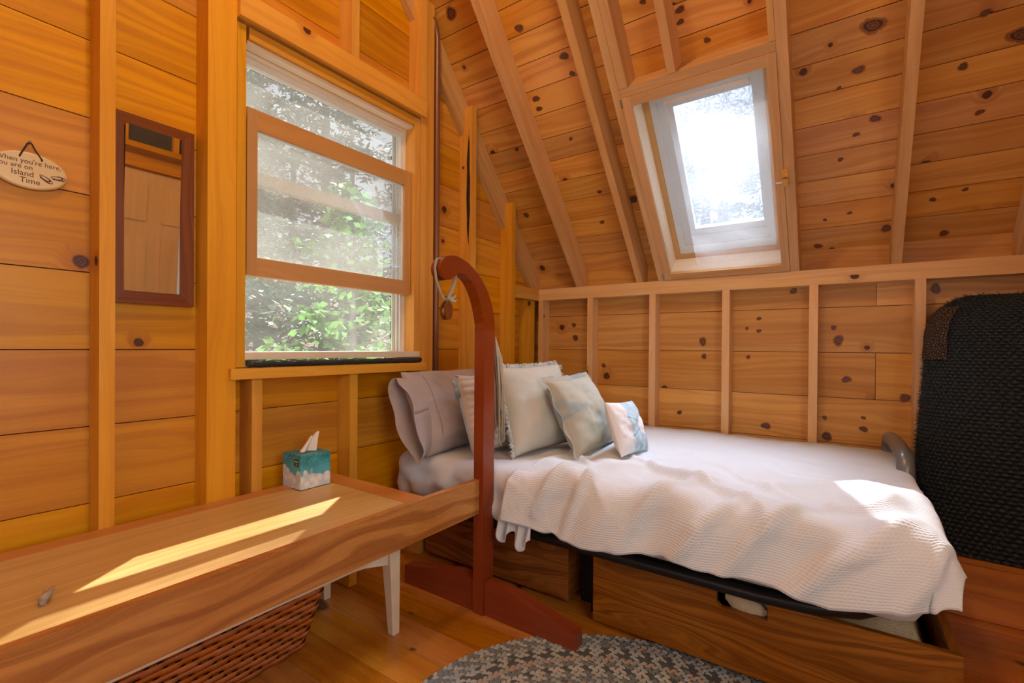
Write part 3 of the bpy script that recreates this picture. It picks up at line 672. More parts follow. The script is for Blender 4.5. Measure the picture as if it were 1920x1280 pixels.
def sandal(b, cy, cz, ang):
    def P(a, c): ca, sa = math.cos(ang), math.sin(ang); return (TX + .0004, cy + a * ca - c * sa, cz + a * sa + c * ca)
    out = [P(.0155 * math.cos(t) , .0042 * math.sin(t) * (1 + .25 * math.cos(t))) for t in np.linspace(0, 2 * PI, 20)]
    b.tube(out[:-1], .0007, 6, closed=True); b.tube([P(-.012, -.0045), P(0, -.0055), P(.012, -.0045)], .0011, 6)
    b.tube([P(.009, .0), P(.004, .005), P(-.003, .0038)], .0011, 6); b.tube([P(.009, 0), P(.004, -.003), P(-.002, -.0035)], .0011, 6); b.tube([P(.009, 0), P(.007, .004)], .0016, 6)
one(lambda b: (sandal(b, -2.5525, 1.4915, -.62), sandal(b, -2.5275, 1.5005, .03)), 'sandal_drawing', 'ink', pl)

# ------------------------------------------------------------------ bench / low table with rail
tb = thing('low_table', 'long low wooden table with a raised front rail, ending at the curved post', 'table', (.38, -2.3, 0))
one(lambda b: b.box((.155, -3.25, .490), (.648, -1.782, .510), (0, 1, 0)), 'tabletop', 'panel', tb)
one(lambda b: b.box((.0925, -3.25, .480), (.1545, -1.7, .512), (0, 1, 0)), 'back_board', 'redrail', tb, bevel=.002)
one(lambda b: b.box((.155, -1.781, .480), (.648, -1.700, .512), (1, 0, 0)), 'end_board', 'redrail', tb, bevel=.002)
one(lambda b: b.box((.6485, -3.25, .394), (.6725, -1.4585, .526), (0, 1, 0)), 'front_rail', 'rail', tb, bevel=.003)
# white table beneath
wt = thing('side_table', 'small cream painted table with tapered legs standing under the long low table', 'table', (.28, -2.2, 0))
for i, (x, y) in enumerate(((.488, -1.735), (.075, -1.735), (.488, -2.96), (.075, -2.96))):
    def leg(b, x=x, y=y):
        s_ = 1 if x > .3 else -1; e = -1 if y > -2.2 else 1
        top = [(x + .024, y + .024), (x - .024, y + .024), (x - .024, y - .024), (x + .024, y - .024)]; bo = [(x + .022, y + .024), (x - .006 if s_ > 0 else x - .024, y + .024), (x - .006 if s_ > 0 else x - .024, y - .006), (x + .022, y - .006)]
        v0 = len(b.v); b.v += [(a, c, .46) for a, c in top] + [(a, c, .30) for a, c in top] + [(a, c, 0.0005) for a, c in bo]
        for k in range(4):
            k2 = (k + 1) % 4; b.face([v0 + k, v0 + k2, v0 + 4 + k2, v0 + 4 + k], [(0, 0)] * 4); b.face([v0 + 4 + k, v0 + 4 + k2, v0 + 8 + k2, v0 + 8 + k], [(0, 0)] * 4)
        b.face([v0 + 8, v0 + 9, v0 + 10, v0 + 11], [(0, 0)] * 4); b.face([v0 + 3, v0 + 2, v0 + 1, v0], [(0, 0)] * 4)
    one(leg, 'leg', 'cream', wt, bevel=.002)
def apron(b):
    for x in (.494, .069):
        n = 24; pts = [(x - .009, -1.760, .46)] + [(x - .009, -1.760 - 1.175 * k / n, .262 + .03 * min(1, max(0, 1.0 - abs(1 - 2 * k / n)) * 5)) for k in range(n + 1)] + [(x - .009, -2.935, .46)]
        b.prism(pts, (.018, 0, 0), (0, 1, 0))
    b.box((.1, -1.744, .28), (.463, -1.726, .46)); b.box((.1, -2.969, .28), (.463, -2.951, .46))
one(apron, 'apron', 'cream', wt)
one(lambda b: b.box((.045, -2.99, .461), (.52, -1.705, .4895)), 'top', 'cream', wt, bevel=.003)

# woven basket
bk = thing('woven_basket', 'red brown woven splint basket standing on the floor under the long low table', 'basket', (.2, -2.4, 0))
def bpt(side, a, h, off=0):   # side 0 front(+x) along y, 1 right end(+y) along x
    x0, x1 = -.0, .0; k = h / .27
    X = .315 + .085 * k; Y = -1.945 + .045 * k; Y0 = -2.95; XL = .12 - .03 * k
    r = .05
    if side == 0: return Vector((X + off + .012 * math.sin(PI * min(max(a, 0), 1)), Y - r + (Y0 - Y + r) * a, h))
    if side == 2:
        t = a * PI / 2; return Vector((X - r + (r + off) * math.cos(t), Y - r + (r + off) * math.sin(t), h))
    return Vector((X - r - (X - r - XL) * a, Y + off, h))
def weave(b):
    rows = 12; rh = .27 / rows
    L0, L2, L1 = 1.0, .08, .2
    stake = .046
    for r_ in range(rows):
        z0 = r_ * rh + .001; z1 = z0 + rh * .96; n = 260; tot = L0 + L2 + L1; pr = None; tt = random.random()
        for i in range(n + 1):
            s = tot * i / n
            if s < L0: sd, a = 0, 1 - s / L0
            elif s < L0 + L2: sd, a = 2, (s - L0) / L2
            else: sd, a = 1, (s - L0 - L2) / L1
            w = math.tanh(3.2 * math.sin(PI * s / stake + PI * r_)); off = .0036 * w; dz = .0016 * w 
            p = bpt(sd, a, z0 + dz + .0015 * (1 - w), off); q = bpt(sd, a, z1 + dz, off); b.v += [tuple(p), tuple(q)]; k = len(b.v)
            if i: b.face([k - 4, k - 2, k - 1, k - 3], [(s - .01, z0), (s, z0), (s, z1), (s - .01, z1)], tt, 0, True)
one(weave, 'splints', 'splint', bk, solid=.0012)
def stakes(b):
    for i in range(62):
        s = .023 + i * .046 - .008
        if s > 1.26: break
        if s < 1: sd, a = 0, 1 - s
        elif s < 1.08: sd, a = 2, (s - 1) / .08
        else: sd, a = 1, (s - 1.08) / .2
        a2 = a - .016 if sd == 0 else a + .08
        q = [bpt(sd, a, .001, -.004), bpt(sd, a2, .001, -.004), bpt(sd, a2, .27, -.004), bpt(sd, a, .27, -.004)]; b.poly(q, (0, 0, 1), None)
one(stakes, 'stakes', 'splint', bk, solid=.001)
def liner(b):
    b.poly([bpt(0, 1, .001, -.012), bpt(0, 0, .001, -.012), bpt(0, 0, .27, -.012), bpt(0, 1, .27, -.012)], (0, 1, 0), 0); b.poly([bpt(1, 0, .001, -.012), bpt(1, 1, .001, -.012), bpt(1, 1, .27, -.012), bpt(1, 0, .27, -.012)], (1, 0, 0), 0)
one(liner, 'lining', 'dark', bk)
def rim(b):
    b.tube([bpt(0, a, .273) for a in np.linspace(1, 0, 12)] + [bpt(2, a, .273) for a in np.linspace(0.1, 1, 6)] + [bpt(1, a, .273) for a in np.linspace(.1, 1, 5)], .009, 8)
one(rim, 'rim', 'splint', bk)

# ------------------------------------------------------------------ tissue box
tx = thing('tissue_box', 'teal cube tissue box with a white cloud print on the long low table', 'tissue box', (.152, -1.856, .512))
def tbx(b):
    x0, x1, y0, y1, z0, z1 = .094, .212, -1.917, -1.795, .5125, .637
    P = lambda x, y, z: (x, y, z)
    def q(pts, uvs, mi=0): k = len(b.v); b.v.extend(pts); b.face([k, k + 1, k + 2, k + 3], uvs, 0, mi)
    h = z1 - z0
    q([P(x1, y0, z0), P(x1, y1, z0), P(x1, y1, z1), P(x1, y0, z1)], [(0, 0), (.122, 0), (.122, h), (0, h)])
    q([P(x0, y0, z0), P(x1, y0, z0), P(x1, y0, z1), P(x0, y0, z1)], [(.3, -.012), (.418, -.012), (.418, h - .012), (.3, h - .012)])
    q([P(x1, y1, z0), P(x0, y1, z0), P(x0, y1, z1), P(x1, y1, z1)], [(.6, 0), (.72, 0), (.72, h), (.6, h)])
    q([P(x0, y1, z0), P(x0, y0, z0), P(x0, y0, z1), P(x0, y1, z1)], [(.6, 0), (.72, 0), (.72, h), (.6, h)])
    q([P(x0, y0, z1), P(x1, y0, z1), P(x1, y1, z1), P(x0, y1, z1)], [(.5, .11), (.61, .11), (.61, .22), (.5, .22)])
    q([P(x0, y0, z0), P(x0, y1, z0), P(x1, y1, z0), P(x1, y0, z0)], [(0, 0), (.1, 0), (.1, .1), (0, .1)])
one(tbx, 'box', 'tissuebox', tx, weld=True, bevel=.0012)
one(lambda b: b.box((.172, -1.9182, .596), (.200, -1.9172, .622)), 'label_badge', 'boxdark', tx)
one(lambda b: (b.box((.176, -1.9188, .612), (.196, -1.9183, .6165)), b.box((.180, -1.9188, .605), (.195, -1.9183, .6065)), b.box((.181, -1.9188, .600), (.194, -1.9183, .6015))), 'badge_print', 'gold', tx)
one(lambda b: b.poly([(.128, -1.886, .6375), (.178, -1.886, .6375), (.178, -1.826, .6375), (.128, -1.826, .6375)], (1, 0, 0), 0), 'opening', 'boxdark', tx)
def tis(b):
    def f(a, c):
        w = .030 * (1 - .55 * c) * (1 + .5 * (c > .75) * (c - .75)); z = .634 + .062 * c + .006 * math.sin(a * 9) * c
        return (.155 + (a - .5) * .012 + .010 * math.sin(a * PI * 2.5) * (1 - .3 * c), -1.858 + (a - .5) * 2 * w + .028 * c, z + (.010 * abs(a - .5) * 2 * c if a > .5 else -.02 * (.5 - a) * c))
    b.grid(f, 16, 12)
    b.grid(lambda a, c: (.150 + .01 * math.sin(a * 6), -1.838 + .022 * a, .634 + .016 * c * (1 + .5 * math.sin(a * 7))), 8, 5)
one(tis, 'tissue', 'tissue', tx, solid=.0006)
# small weathered twig
tw = MB()
tw.tube([(.497, -2.650, .519), (.488, -2.640, .523), (.476, -2.634, .527)], [.007, .0085, .006], 8); tw.tube([(.484, -2.640, .521), (.468, -2.636, .523), (.455, -2.632, .519)], [.007, .006, .004], 8); tw.tube([(.476, -2.634, .524), (.462, -2.622, .528)], [.006, .004], 8); tw.tube([(.492, -2.648, .517), (.504, -2.646, .515)], [.006, .005], 8)
tw.v = [tuple(Vector(p) + Vector((nz(p[0] * 200, p[1] * 200, p[2] * 200), nz(p[1] * 180, p[2] * 190, 3), nz(p[0] * 170, 5, p[2] * 170))) * .0035) for p in tw.v]
tag(tw.build('driftwood_piece', plain('weathered_grey_wood', (.42, .33, .24), .9, nz=.5, sc=90, bump=.6)), 'small knobbly grey brown piece of driftwood on the long low table', 'driftwood')

# ------------------------------------------------------------------ curved post
po = thing('curved_post', 'red brown post with a hooked top and long floor foot in front of the bed', 'post', (.666, -1.42, 0))
def shaft(b): b.box((.643, -1.456, .0005), (.690, -1.388, 1.10), (0, 0, 1))
one(shaft, 'post', 'redwood', po, bevel=.006)
outer = [(-1.388, 1.10), (-1.388, 1.125), (-1.400, 1.185), (-1.427, 1.242), (-1.462, 1.286), (-1.504, 1.320), (-1.545, 1.343), (-1.590, 1.358), (-1.632, 1.362), (-1.668, 1.354)]
end = [(-1.692, 1.334), (-1.700, 1.308), (-1.693, 1.285), (-1.672, 1.272), (-1.648, 1.272), (-1.630, 1.284)]
inner = [(-1.612, 1.297), (-1.588, 1.304), (-1.560, 1.299), (-1.530, 1.280), (-1.504, 1.250), (-1.483, 1.212), (-1.466, 1.165), (-1.456, 1.125), (-1.456, 1.10)]
def smooth_poly(pts, it=2):
    for _ in range(it):
        q = [pts[0]]
        for a, c in zip(pts, pts[1:]): q += [(a[0] * .75 + c[0] * .25, a[1] * .75 + c[1] * .25), (a[0] * .25 + c[0] * .75, a[1] * .25 + c[1] * .75)]
        q.append(pts[-1]); pts = q
    return pts
prof = smooth_poly(outer + end + inner, 2)
def arm(b):
    # full profile in two cheeks with a slot for the sheave near the end, joined by the solid arm
    sl = [p for p in prof if p[0] > -1.615]
    for x0, x1 in ((.643, .657), (.676, .690)): b.prism([(x0, *p) for p in prof], (x1 - x0, 0, 0), (0, 1, 0), .3)
    b.prism([(.657, *p) for p in sl], (.019, 0, 0), (0, 1, 0), .3)
one(arm, 'hooked_arm', 'redwood', po, bevel=.004)
def wheel(b):
    n = 28; cy, cz, r_ = -1.656, 1.316, .036
    b.prism([(.6585, cy + r_ * math.cos(2 * PI * k / n), cz + r_ * math.sin(2 * PI * k / n)) for k in range(n)], (.016, 0, 0), (0, 1, 0), .1)
one(wheel, 'sheave', 'pipe', po, bevel=.002)
one(lambda b: b.prism([(.6895, -1.660 + .005 * math.cos(k), 1.318 + .005 * math.sin(k)) for k in np.linspace(0, 2 * PI, 12)[:-1]], (.0012, 0, 0)), 'axle_pin', 'redwood', po)
def foot(b):
    y0, y1 = -1.446, -1.396
    b.prism([(.692, y0, .001), (1.085, y0, .001), (1.085, y0, .062), (.84, y0, .122), (.79, y0, .128), (.692, y0, .128)], (0, y1 - y0, 0), (1, 0, 0), .5)
    b.prism([(.640, y0, .001), (.640, y0, .128), (.54, y0, .128), (.50, y0, .122), (.247, y0, .078), (.247, y0, .001)], (0, y1 - y0, 0), (1, 0, 0), .5)
one(foot, 'foot', 'redwood', po, bevel=.006)

# rope and pulley block
rb = thing('pulley_block', 'small wooden pulley block with red brown cheeks hanging from the hooked post', 'pulley', (.667, -1.645, 1.13))
def cheek(x): 
    def f(b):
        n = 24; b.prism([(x, -1.645 + .020 * math.cos(2 * PI * k / n), 1.166 + .033 * math.sin(2 * PI * k / n)) for k in range(n)], (.008, 0, 0), (0, 0, 1), .4)
    return f
for x in (.655, .673): one(cheek(x), 'cheek', 'frame', rb, bevel=.002)
one(lambda b: b.prism([(.6635, -1.645 + .016 * math.cos(k), 1.164 + .016 * math.sin(k)) for k in np.linspace(0, 2 * PI, 20)[:-1]], (.009, 0, 0)), 'sheave', 'gold', rb)
one(lambda b: (b.tube([(.668, -1.645 + .009 * math.cos(a), 1.206 + .009 * math.sin(a)) for a in np.linspace(0, 2 * PI, 14)[:-1]], .0028, 8, closed=True), b.tube([(.668, -1.645, 1.196), (.668, -1.645, 1.186)], .004, 8)), 'shackle', 'steel', rb)
one(lambda b: b.prism([(.6805, -1.645 + .003 * math.cos(k), 1.166 + .003 * math.sin(k)) for k in np.linspace(0, 2 * PI, 10)[:-1]], (.001, 0, 0)), 'pin', 'steel', rb)
def twist(b, path, r, turns):
    P = [Vector(p) for p in path]; n = 60
    def at(t):
        f = t * (len(P) - 1); i = min(int(f), len(P) - 2); return P[i].lerp(P[i + 1], f - i)
    for ph in (0, 2.09, 4.19):
        b.tube([at(i / n) + Vector((math.cos(ph + turns * 6.28 * i / n), math.sin(ph + turns * 6.28 * i / n), 0)) * r * .6 for i in range(n + 1)], r * .62, 6)
rp = MB()
twist(rp, [(.667, -1.600, 1.300), (.672, -1.607, 1.27), (.670, -1.622, 1.235), (.668, -1.640, 1.208)], .0062, 7)
twist(rp, [(.667, -1.645, 1.354), (.667, -1.694, 1.342), (.667, -1.703, 1.31), (.667, -1.696, 1.27), (.668, -1.675, 1.225), (.668, -1.655, 1.204)], .0042, 12)
rp.tube([(.668, -1.636, 1.214), (.672, -1.622, 1.204), (.676, -1.612, 1.200), (.678, -1.605, 1.207)], [.006, .007, .006, .003], 7)
rp.tube([(.668, -1.640, 1.210), (.676, -1.618, 1.212), (.682, -1.610, 1.222)], [.006, .005, .003], 7)
tag(rp.build('rope', 'rope'), 'short twisted natural rope tying the pulley block to the hooked post', 'rope')
hk = MB(); rnd = random.Random(3)
for k in range(16):
    L = rnd.uniform(.28, .43); x = rnd.uniform(.650, .700); y0 = -1.378 + rnd.uniform(0, .022)
    hk.tube([(x * .3 + .675 * .7 + .006, -1.381, 1.075), (x, y0 + .004, .99), (x + rnd.uniform(-.004, .004), y0 + .018, .88), (x + rnd.uniform(-.008, .008), y0 + .024, 1.075 - L), (x + rnd.uniform(-.012, .012), y0 + .02 + rnd.uniform(0, .012), 1.06 - L)], [.002, .0042, .0042, .0036, .001], 6)
tag(hk.build('rope_hank', 'rope'), 'frayed off white rope hank hanging down behind the hooked post', 'rope')

# ------------------------------------------------------------------ braided rug
def rugmesh(b):
    cx, cy, A, B = 1.515, -1.85, .75, .647; ring = .0245; z = .0; rr = random.Random(5)
    nr = int(B / ring)
    for k in range(nr):
        a_, b_ = A - ring * (k + .5), B - ring * (k + .5)
        if a_ < .03 or b_ < .02: break
        per = PI * (3 * (a_ + b_) - math.sqrt((3 * a_ + b_) * (a_ + 3 * b_))); n = max(8, int(per / .0215)) // 2 * 2
        pal = [.1, .35, .55, .1, .85, .7, .4, .95, .1, .35, .72, .5][k % 12]; pal2 = [.35, .1, .3, .85, .1, .5, .1, .85, .35, .55, .1, .85][k % 12]
        for i in range(n):
            for s_ in (-1, 1):
                t = 2 * PI * (i + (.5 if s_ > 0 else 0)) / n; px, py = cx + (a_ + s_ * ring * .24) * math.cos(t), cy + (b_ + s_ * ring * .24) * math.sin(t)
                dx, dy = -a_ * math.sin(t), b_ * math.cos(t); l = math.hypot(dx, dy); dx /= l; dy /= l; ang = s_ * .55; ex, ey = dx * math.cos(ang) - dy * math.sin(ang), dx * math.sin(ang) + dy * math.cos(ang)
                q = rr.random(); tv = pal if i % 3 else pal2
                if q < .12: tv = rr.random()
                fx, fy = -ey, ex; v0 = len(b.v); la, wa, h = .0145, .0075, .011
                prof_ = [(-1, .0, 0), (-.55, .8, .6), (.0, 1, .9), (.55, .8, .6), (1, 0, 0)]
                for (u_, w_, h_) in prof_[1:-1]:
                    for e_ in (-1, 0, 1): b.v.append((px + ex * la * u_ + fx * wa * w_ * e_, py + ey * la * u_ + fy * wa * w_ * e_, z + (h * h_ if e_ == 0 else h * .28)))
                b.v.append((px - ex * la, py - ey * la, z + .002)); b.v.append((px + ex * la, py + ey * la, z + .002)); s0, s1 = v0 + 9, v0 + 10
                U4, U3 = [(0, 0)] * 4, [(0, 0)] * 3
                for r_ in (0, 3):
                    for c_ in (0, 1): b.face([v0 + r_ + c_, v0 + r_ + c_ + 3, v0 + r_ + c_ + 4, v0 + r_ + c_ + 1], U4, tv, 0, True)
                for c_ in (0, 1): b.face([s0, v0 + c_, v0 + c_ + 1], U3, tv, 0, True); b.face([s1, v0 + 7 + c_, v0 + 6 + c_], U3, tv, 0, True)
    k = 80; v0 = len(b.v)
    for j in range(k): b.v.append((cx + (A - .004) * math.cos(2 * PI * j / k), cy + (B - .004) * math.sin(2 * PI * j / k), .0035))
    b.face(list(range(v0, v0 + k)), [(0, 0)] * k, .85)
tag(one(rugmesh, 'braided_rug', 'braid'), 'oval grey and cream braided rug on the floor in front of the bed drawers', 'rug')

# ------------------------------------------------------------------ bed frame
bf = thing('steel_bed_base', 'black steel bed frame with legs and side rail under the mattress', 'bed frame', (1.05, -.7, 0))
one(lambda b: (b.tube([(.13, -1.335, .316), (1.0, -1.335, .316), (1.62, -1.335, .316), (1.76, -1.32, .317), (1.86, -1.275, .318), (1.92, -1.21, .32), (1.95, -1.1, .32), (1.95, -.2, .316), (1.92, -.11, .316), (.13, -.11, .316)], .02, 12)), 'side_rail', 'black', bf)
one(lambda b: b.box((.12, -1.31, .300), (1.72, -.10, .338)), 'deck', 'black', bf)
for x, y in ((1.02, -1.15), (1.0, -.25), (.09, -1.1), (1.93, -.14), (.09, -.2)):
    one(lambda b: b.box((x - .004, y - .03, .0005), (x + .026, y + .03, .298)), 'leg', 'black', bf, bevel=.004)
one(lambda b: b.box((.945, -1.125, .001), (1.052, -1.095, .299)), 'gap_shade_panel', 'black', bf)  # added black panel, stands in for the shade between the drawers
def rbar(b):
    X = 2.01; pts = [(X - .01, -.10, .40), (X - .01, -.10, .58)] + [(X - .01, -.10 - .06 * (1 - math.cos(a)), .58 + .06 * math.sin(a)) for a in np.linspace(.2, PI / 2, 6)] + [(X, -.3, .643), (X + .005, -.46, .637)] + [(X + .01, -.50 - .07 * math.sin(a), .564 + .07 * math.cos(a)) for a in np.linspace(.15, PI / 2, 6)] + [(X + .012, -.572, .40)]
    b.tube(pts, .029, 16)
tag(one(rbar, 'retainer_bar', 'bar', bf), 'grey padded retainer bar at the foot end')

# caster wheels and drawers
def drawer(x0, x1, yf, notch, label, loc):
    d = thing('storage_drawer', label, 'drawer', loc)
    def fr(b):
        z0, z1 = .022, .266; p = [(x0, yf, z0), (x1, yf, z0), (x1, yf, z1)]
        if notch: p += [(notch[1], yf, z1), (notch[1], yf, z1 - .056), (notch[0] + .012, yf, z1 - .056), (notch[0], yf, z1 - .044), (notch[0], yf, z1)]
        p += [(x0, yf, z1)]; b.prism(p, (0, .02, 0), (1, 0, 0))
    one(fr, 'front_panel', 'oak', d, bevel=.003)
    one(lambda b: (b.box((x1 - .022, yf + .0205, .03), (x1 - .001, yf + .80, .26)), b.box((x0 + .001, yf + .0205, .03), (x0 + .022, yf + .80, .26)), b.box((x0 + .0225, yf + .78, .03), (x1 - .0225, yf + .80, .26))), 'sides', 'oak', d)
    one(lambda b: b.box((x0 + .0225, yf + .0205, .03), (x1 - .0225, yf + .779, .042)), 'bottom', 'rail', d)
    for y in (yf + .045, yf + .7):
        for x in (x0 + .05, x1 - .05): one(lambda b: b.prism([(x, y + .014 * math.cos(k), .0145 + .014 * math.sin(k)) for k in np.linspace(0, 2 * PI, 18)[:-1]], (.012, 0, 0)), 'caster', 'bar', d)
    return d
drawer(.125, .925, -1.2, None, 'oak fronted drawer under the bed, behind the foot of the hooked post', (.52, -1.2, 0))
drawer(1.062, 2.078, -1.26, (1.495, 1.64), 'oak fronted drawer with a hand notch under the foot end of the bed', (1.57, -1.26, 0))
def fl(b):
    def f(a, c):
        x = 1.50 + .55 * a; y = -1.235 + .70 * c
        ed = min(1, min(a, 1 - a) * 10) * min(1, c * 14 + .1)
        z = .065 + (.185 + .02 * nz(x * 6, y * 6) - .06 * max(0, 1 - abs(x - 1.68) / .25) * 0) * ed ** .5 - .03 * a * a
        return (x, y, min(z, .268))
    b.grid(f, 60, 40, uvf=lambda a, c: (a * .5, c * .7))
    def g(a, c):
        th = a * 2 * PI; r_ = .040 * math.sin(PI * min(max(c, .02), .98)) ** .5
        return (1.515 + .12 * c, -1.232 + .5 * r_ * math.cos(th) + .004, .236 + r_ * math.sin(th) * (1.0 - .2 * c) + .006 * nz(c * 9, a * 4) - .018 * c)
    b.grid(g, 16, 20)
tag(one(fl, 'fleece_blanket', 'fleece'), 'cream fleece blanket stuffed inside the pulled out drawer', 'blanket')

# ------------------------------------------------------------------ mattress, sheet, blanket
def rbox(b, x0, x1, y0, y1, z0, z1, r, dn, step=.03):
    # rounded slab from a sphere-projected cube grid
    c = Vector(((x0 + x1) / 2, (y0 + y1) / 2, (z0 + z1) / 2)); hx, hy, hz = (x1 - x0) / 2, (y1 - y0) / 2, (z1 - z0) / 2
    def pt(p):
        q = Vector((max(-hx + r, min(hx - r, p.x)), max(-hy + r, min(hy - r, p.y)), max(-hz + r, min(hz - r, p.z)))); d = p - q
        if d.length > 1e-6: d = d.normalized() * r
        w = q + d; return c + dn(c + w, d.normalized() if d.length else Vector((0, 0, 1))) - c if dn else c + w
    def side(ax, sg):
        o = [0, 1, 2]; o.remove(ax); h = (hx, hy, hz); n0 = max(6, int(2 * h[o[0]] / step)); n1 = max(6, int(2 * h[o[1]] / step))
        def f(a, c_):
            p = [0, 0, 0]; p[ax] = sg * h[ax]; p[o[0]] = (2 * a - 1) * h[o[0]]; p[o[1]] = (2 * c_ - 1) * h[o[1]]; return pt(Vector(p))
        b.grid(f, n0, n1, uvf=lambda a, c_: (a * 2 * h[o[0]], c_ * 2 * h[o[1]]), flip=(sg * (1 if ax != 1 else -1) < 0))
    for ax in (0, 1, 2):
        for sg in (-1, 1): side(ax, sg)
MX0, MX1, MY0, MY1, MZ0, MZ1 = .105, 2.0, -1.385, -.10, .3395, .548
tag(one(lambda b: rbox(b, MX0 + .01, MX1, MY0 + .01, MY1, MZ0, MZ1 - .004, .06, None, .06), 'mattress', 'ticking', weld=True), 'thick mattress lying on the black bed frame under the white bedding', 'mattress')
def sheetd(p, n):
    edge = max(0, (-p.y - 1.20) / .19); wr = .0
    rg = max(0, 1 - abs(nz(p.x * 5 + p.y * 3, p.y * 2 - p.z * 7, 2.5)) * 5); r2 = max(0, 1 - abs(nz(p.x * 9 - p.y * 2, p.y * 5 + p.z * 12, 7.5)) * 5)
    wr += .009 * rg * rg + .005 * r2 * r2 + .004 * nz(p.x * 9, p.y * 6, p.z * 6)
    side = max(0, min(1, (.53 - p.z) / .06)); ny = -n.y
    fold = math.sin(p.x * 34 + (p.z - .3) * 38 + 3 * nz(p.x * 4, p.z * 6)) * .010 * side * max(0, ny)
    crn = math.sin((p.x * 26 - p.z * 60)) * .008 * max(0, 1 - abs(p.x - .32) / .25) * max(0, ny)
    fd = max(0, min(1, (1.0 - p.x) / .2)); return p + n * ((wr * .8 + .007 + fold + crn) * fd - .012 * (1 - fd))
def sheetf(b): rbox(b, MX0, MX1 - .1, MY0, MY1, MZ0 + .012, MZ1, .062, sheetd, .014)
tag(one(sheetf, 'fitted_sheet', 'sheet', weld=True), 'smooth white fitted sheet with wrinkles covering the head end of the mattress', 'sheet')
def ruf(b):
    def f(a, c):
        x = .735 + .15 * a; z = .395 - (.075 + .03 * math.sin(a * 11)) * c - .02 * a
        return (x, -1.408 - .014 * math.sin(a * 21 + c) - .015 * c, z)
    b.grid(f, 40, 10, uvf=lambda a, c: (a * .2, c * .1))
tag(one(ruf, 'top_sheet', 'sheet', solid=.001), 'ruffled hem of a white sheet hanging out from under the waffle blanket', 'sheet')

HEM = [(.70, .37), (.85, .362), (1.10, .338), (1.36, .362), (1.56, .362), (1.80, .350), (1.96, .375), (2.2, .41)]
RID = [(.90, -1.50, 1.06, -1.12, .022, .022), (1.02, -1.56, 1.12, -1.25, .020, .018), (1.22, -1.55, 1.50, -1.10, .024, .024), (1.40, -1.55, 1.60, -1.28, .020, .024), (1.52, -1.58, 1.80, -1.22, .020, .026), (1.68, -1.60, 1.98, -1.30, .024, .030), (1.10, -1.15, 1.35, -.98, .03, .014), (1.55, -1.15, 1.9, -1.0, .03, .012), (1.9, -1.62, 2.05, -1.36, .02, .018)]
def blk(b):
    XE, YE, R_, TOP = 2.0, -1.335, .055, .566
    NU, NV = 230, 190
    L0 = .80
    def f(a, c):
        # a along the bed from head to foot, c across from wall to hem
        xs = L0 + .05 * nz(c * 3, 2) - .04 * (c > .8) * (c - .8) * 5 + a * (XE + .155 - L0); hem = np.interp(min(xs, 2.15), [h[0] for h in HEM], [h[1] for h in HEM]); drop = TOP - hem
        ys = -.10 - c * (-.10 - YE + drop + .02)
        ox = max(0, xs - XE); oy = max(0, YE - ys); d = math.hypot(ox, oy)
        x = min(xs, XE); y = max(ys, YE); z = TOP
        # gentle swell and wrinkles on top, growing towards the near side
        near = max(0, min(1, (-.55 - ys) / .6)); foot = max(0, min(1, (xs - 1.0) / .8))
        z += .006 * nz(xs * 3, ys * 3) + .012 * foot * max(0, min(1, -ys / .5))
        w = .034 * near * nz(xs * 3.2 - ys * 2.0, (xs + ys) * 5.2, 1.5) + .015 * near * nz(xs * 8 - ys * 3, (xs * .6 + ys) * 9, 4)
        w += .004 * nz(xs * 11, ys * 9, 8)
        ridge = 1 - abs(nz((xs * .8 + ys) * 3.0 + .3, (xs - ys) * 1.3, 9)) * 5.5; w += .020 * near * max(0, ridge) ** 1.6
        rdg = 0
        for (ax_, ay_, bx_, by_, wd, am) in RID:
            vx, vy = bx_ - ax_, by_ - ay_; tt = max(0, min(1, ((xs - ax_) * vx + (ys - ay_) * vy) / (vx * vx + vy * vy))); dd = math.hypot(xs - ax_ - tt * vx, ys - ay_ - tt * vy)
            if dd < wd * 3: rdg += am * math.exp(-(dd / wd) ** 2) * math.sin(PI * min(1, tt * .85 + .12)) ** .6
        z += w
        an = cq = 0; an = min(d / R_, PI / 2); z += rdg * math.cos(an)
        if d > 0:
            dx, dy = ox / d, -oy / d; an = min(d / R_, PI / 2)
            cq = 2 * ox * oy / (ox * ox + oy * oy); d *= 1 - .27 * cq; an = min(d / R_, PI / 2); flare = .24 * max(0, d - R_ * 1.2) * (1 + .6 * min(1, ox * oy * 900)) ; 
            ph = xs * 17 + 2.2 * nz(xs * 2.3, 1, 1)
            fold = (math.sin(ph + d * 6) * .016 + .012 * nz(xs * 9 + d * 8, d * 5, 3)) * min(1, d / .12) * (1 - .8 * cq)
            out = R_ * math.sin(an) + flare + fold + rdg * math.sin(an); down = R_ * (1 - math.cos(an)) + max(0, d - R_ * PI / 2) * .97
            x += dx * out; y += dy * out; z -= down + w * min(1, d / .1) * .5
        return (x, y, z)
    b.grid(f, NU, NV, uvf=lambda a, c: (a * 1.47, c * 1.5))
tag(one(blk, 'waffle_blanket', 'waffle', solid=.006), 'white waffle weave blanket draped over the foot end and front side of the bed', 'blanket')

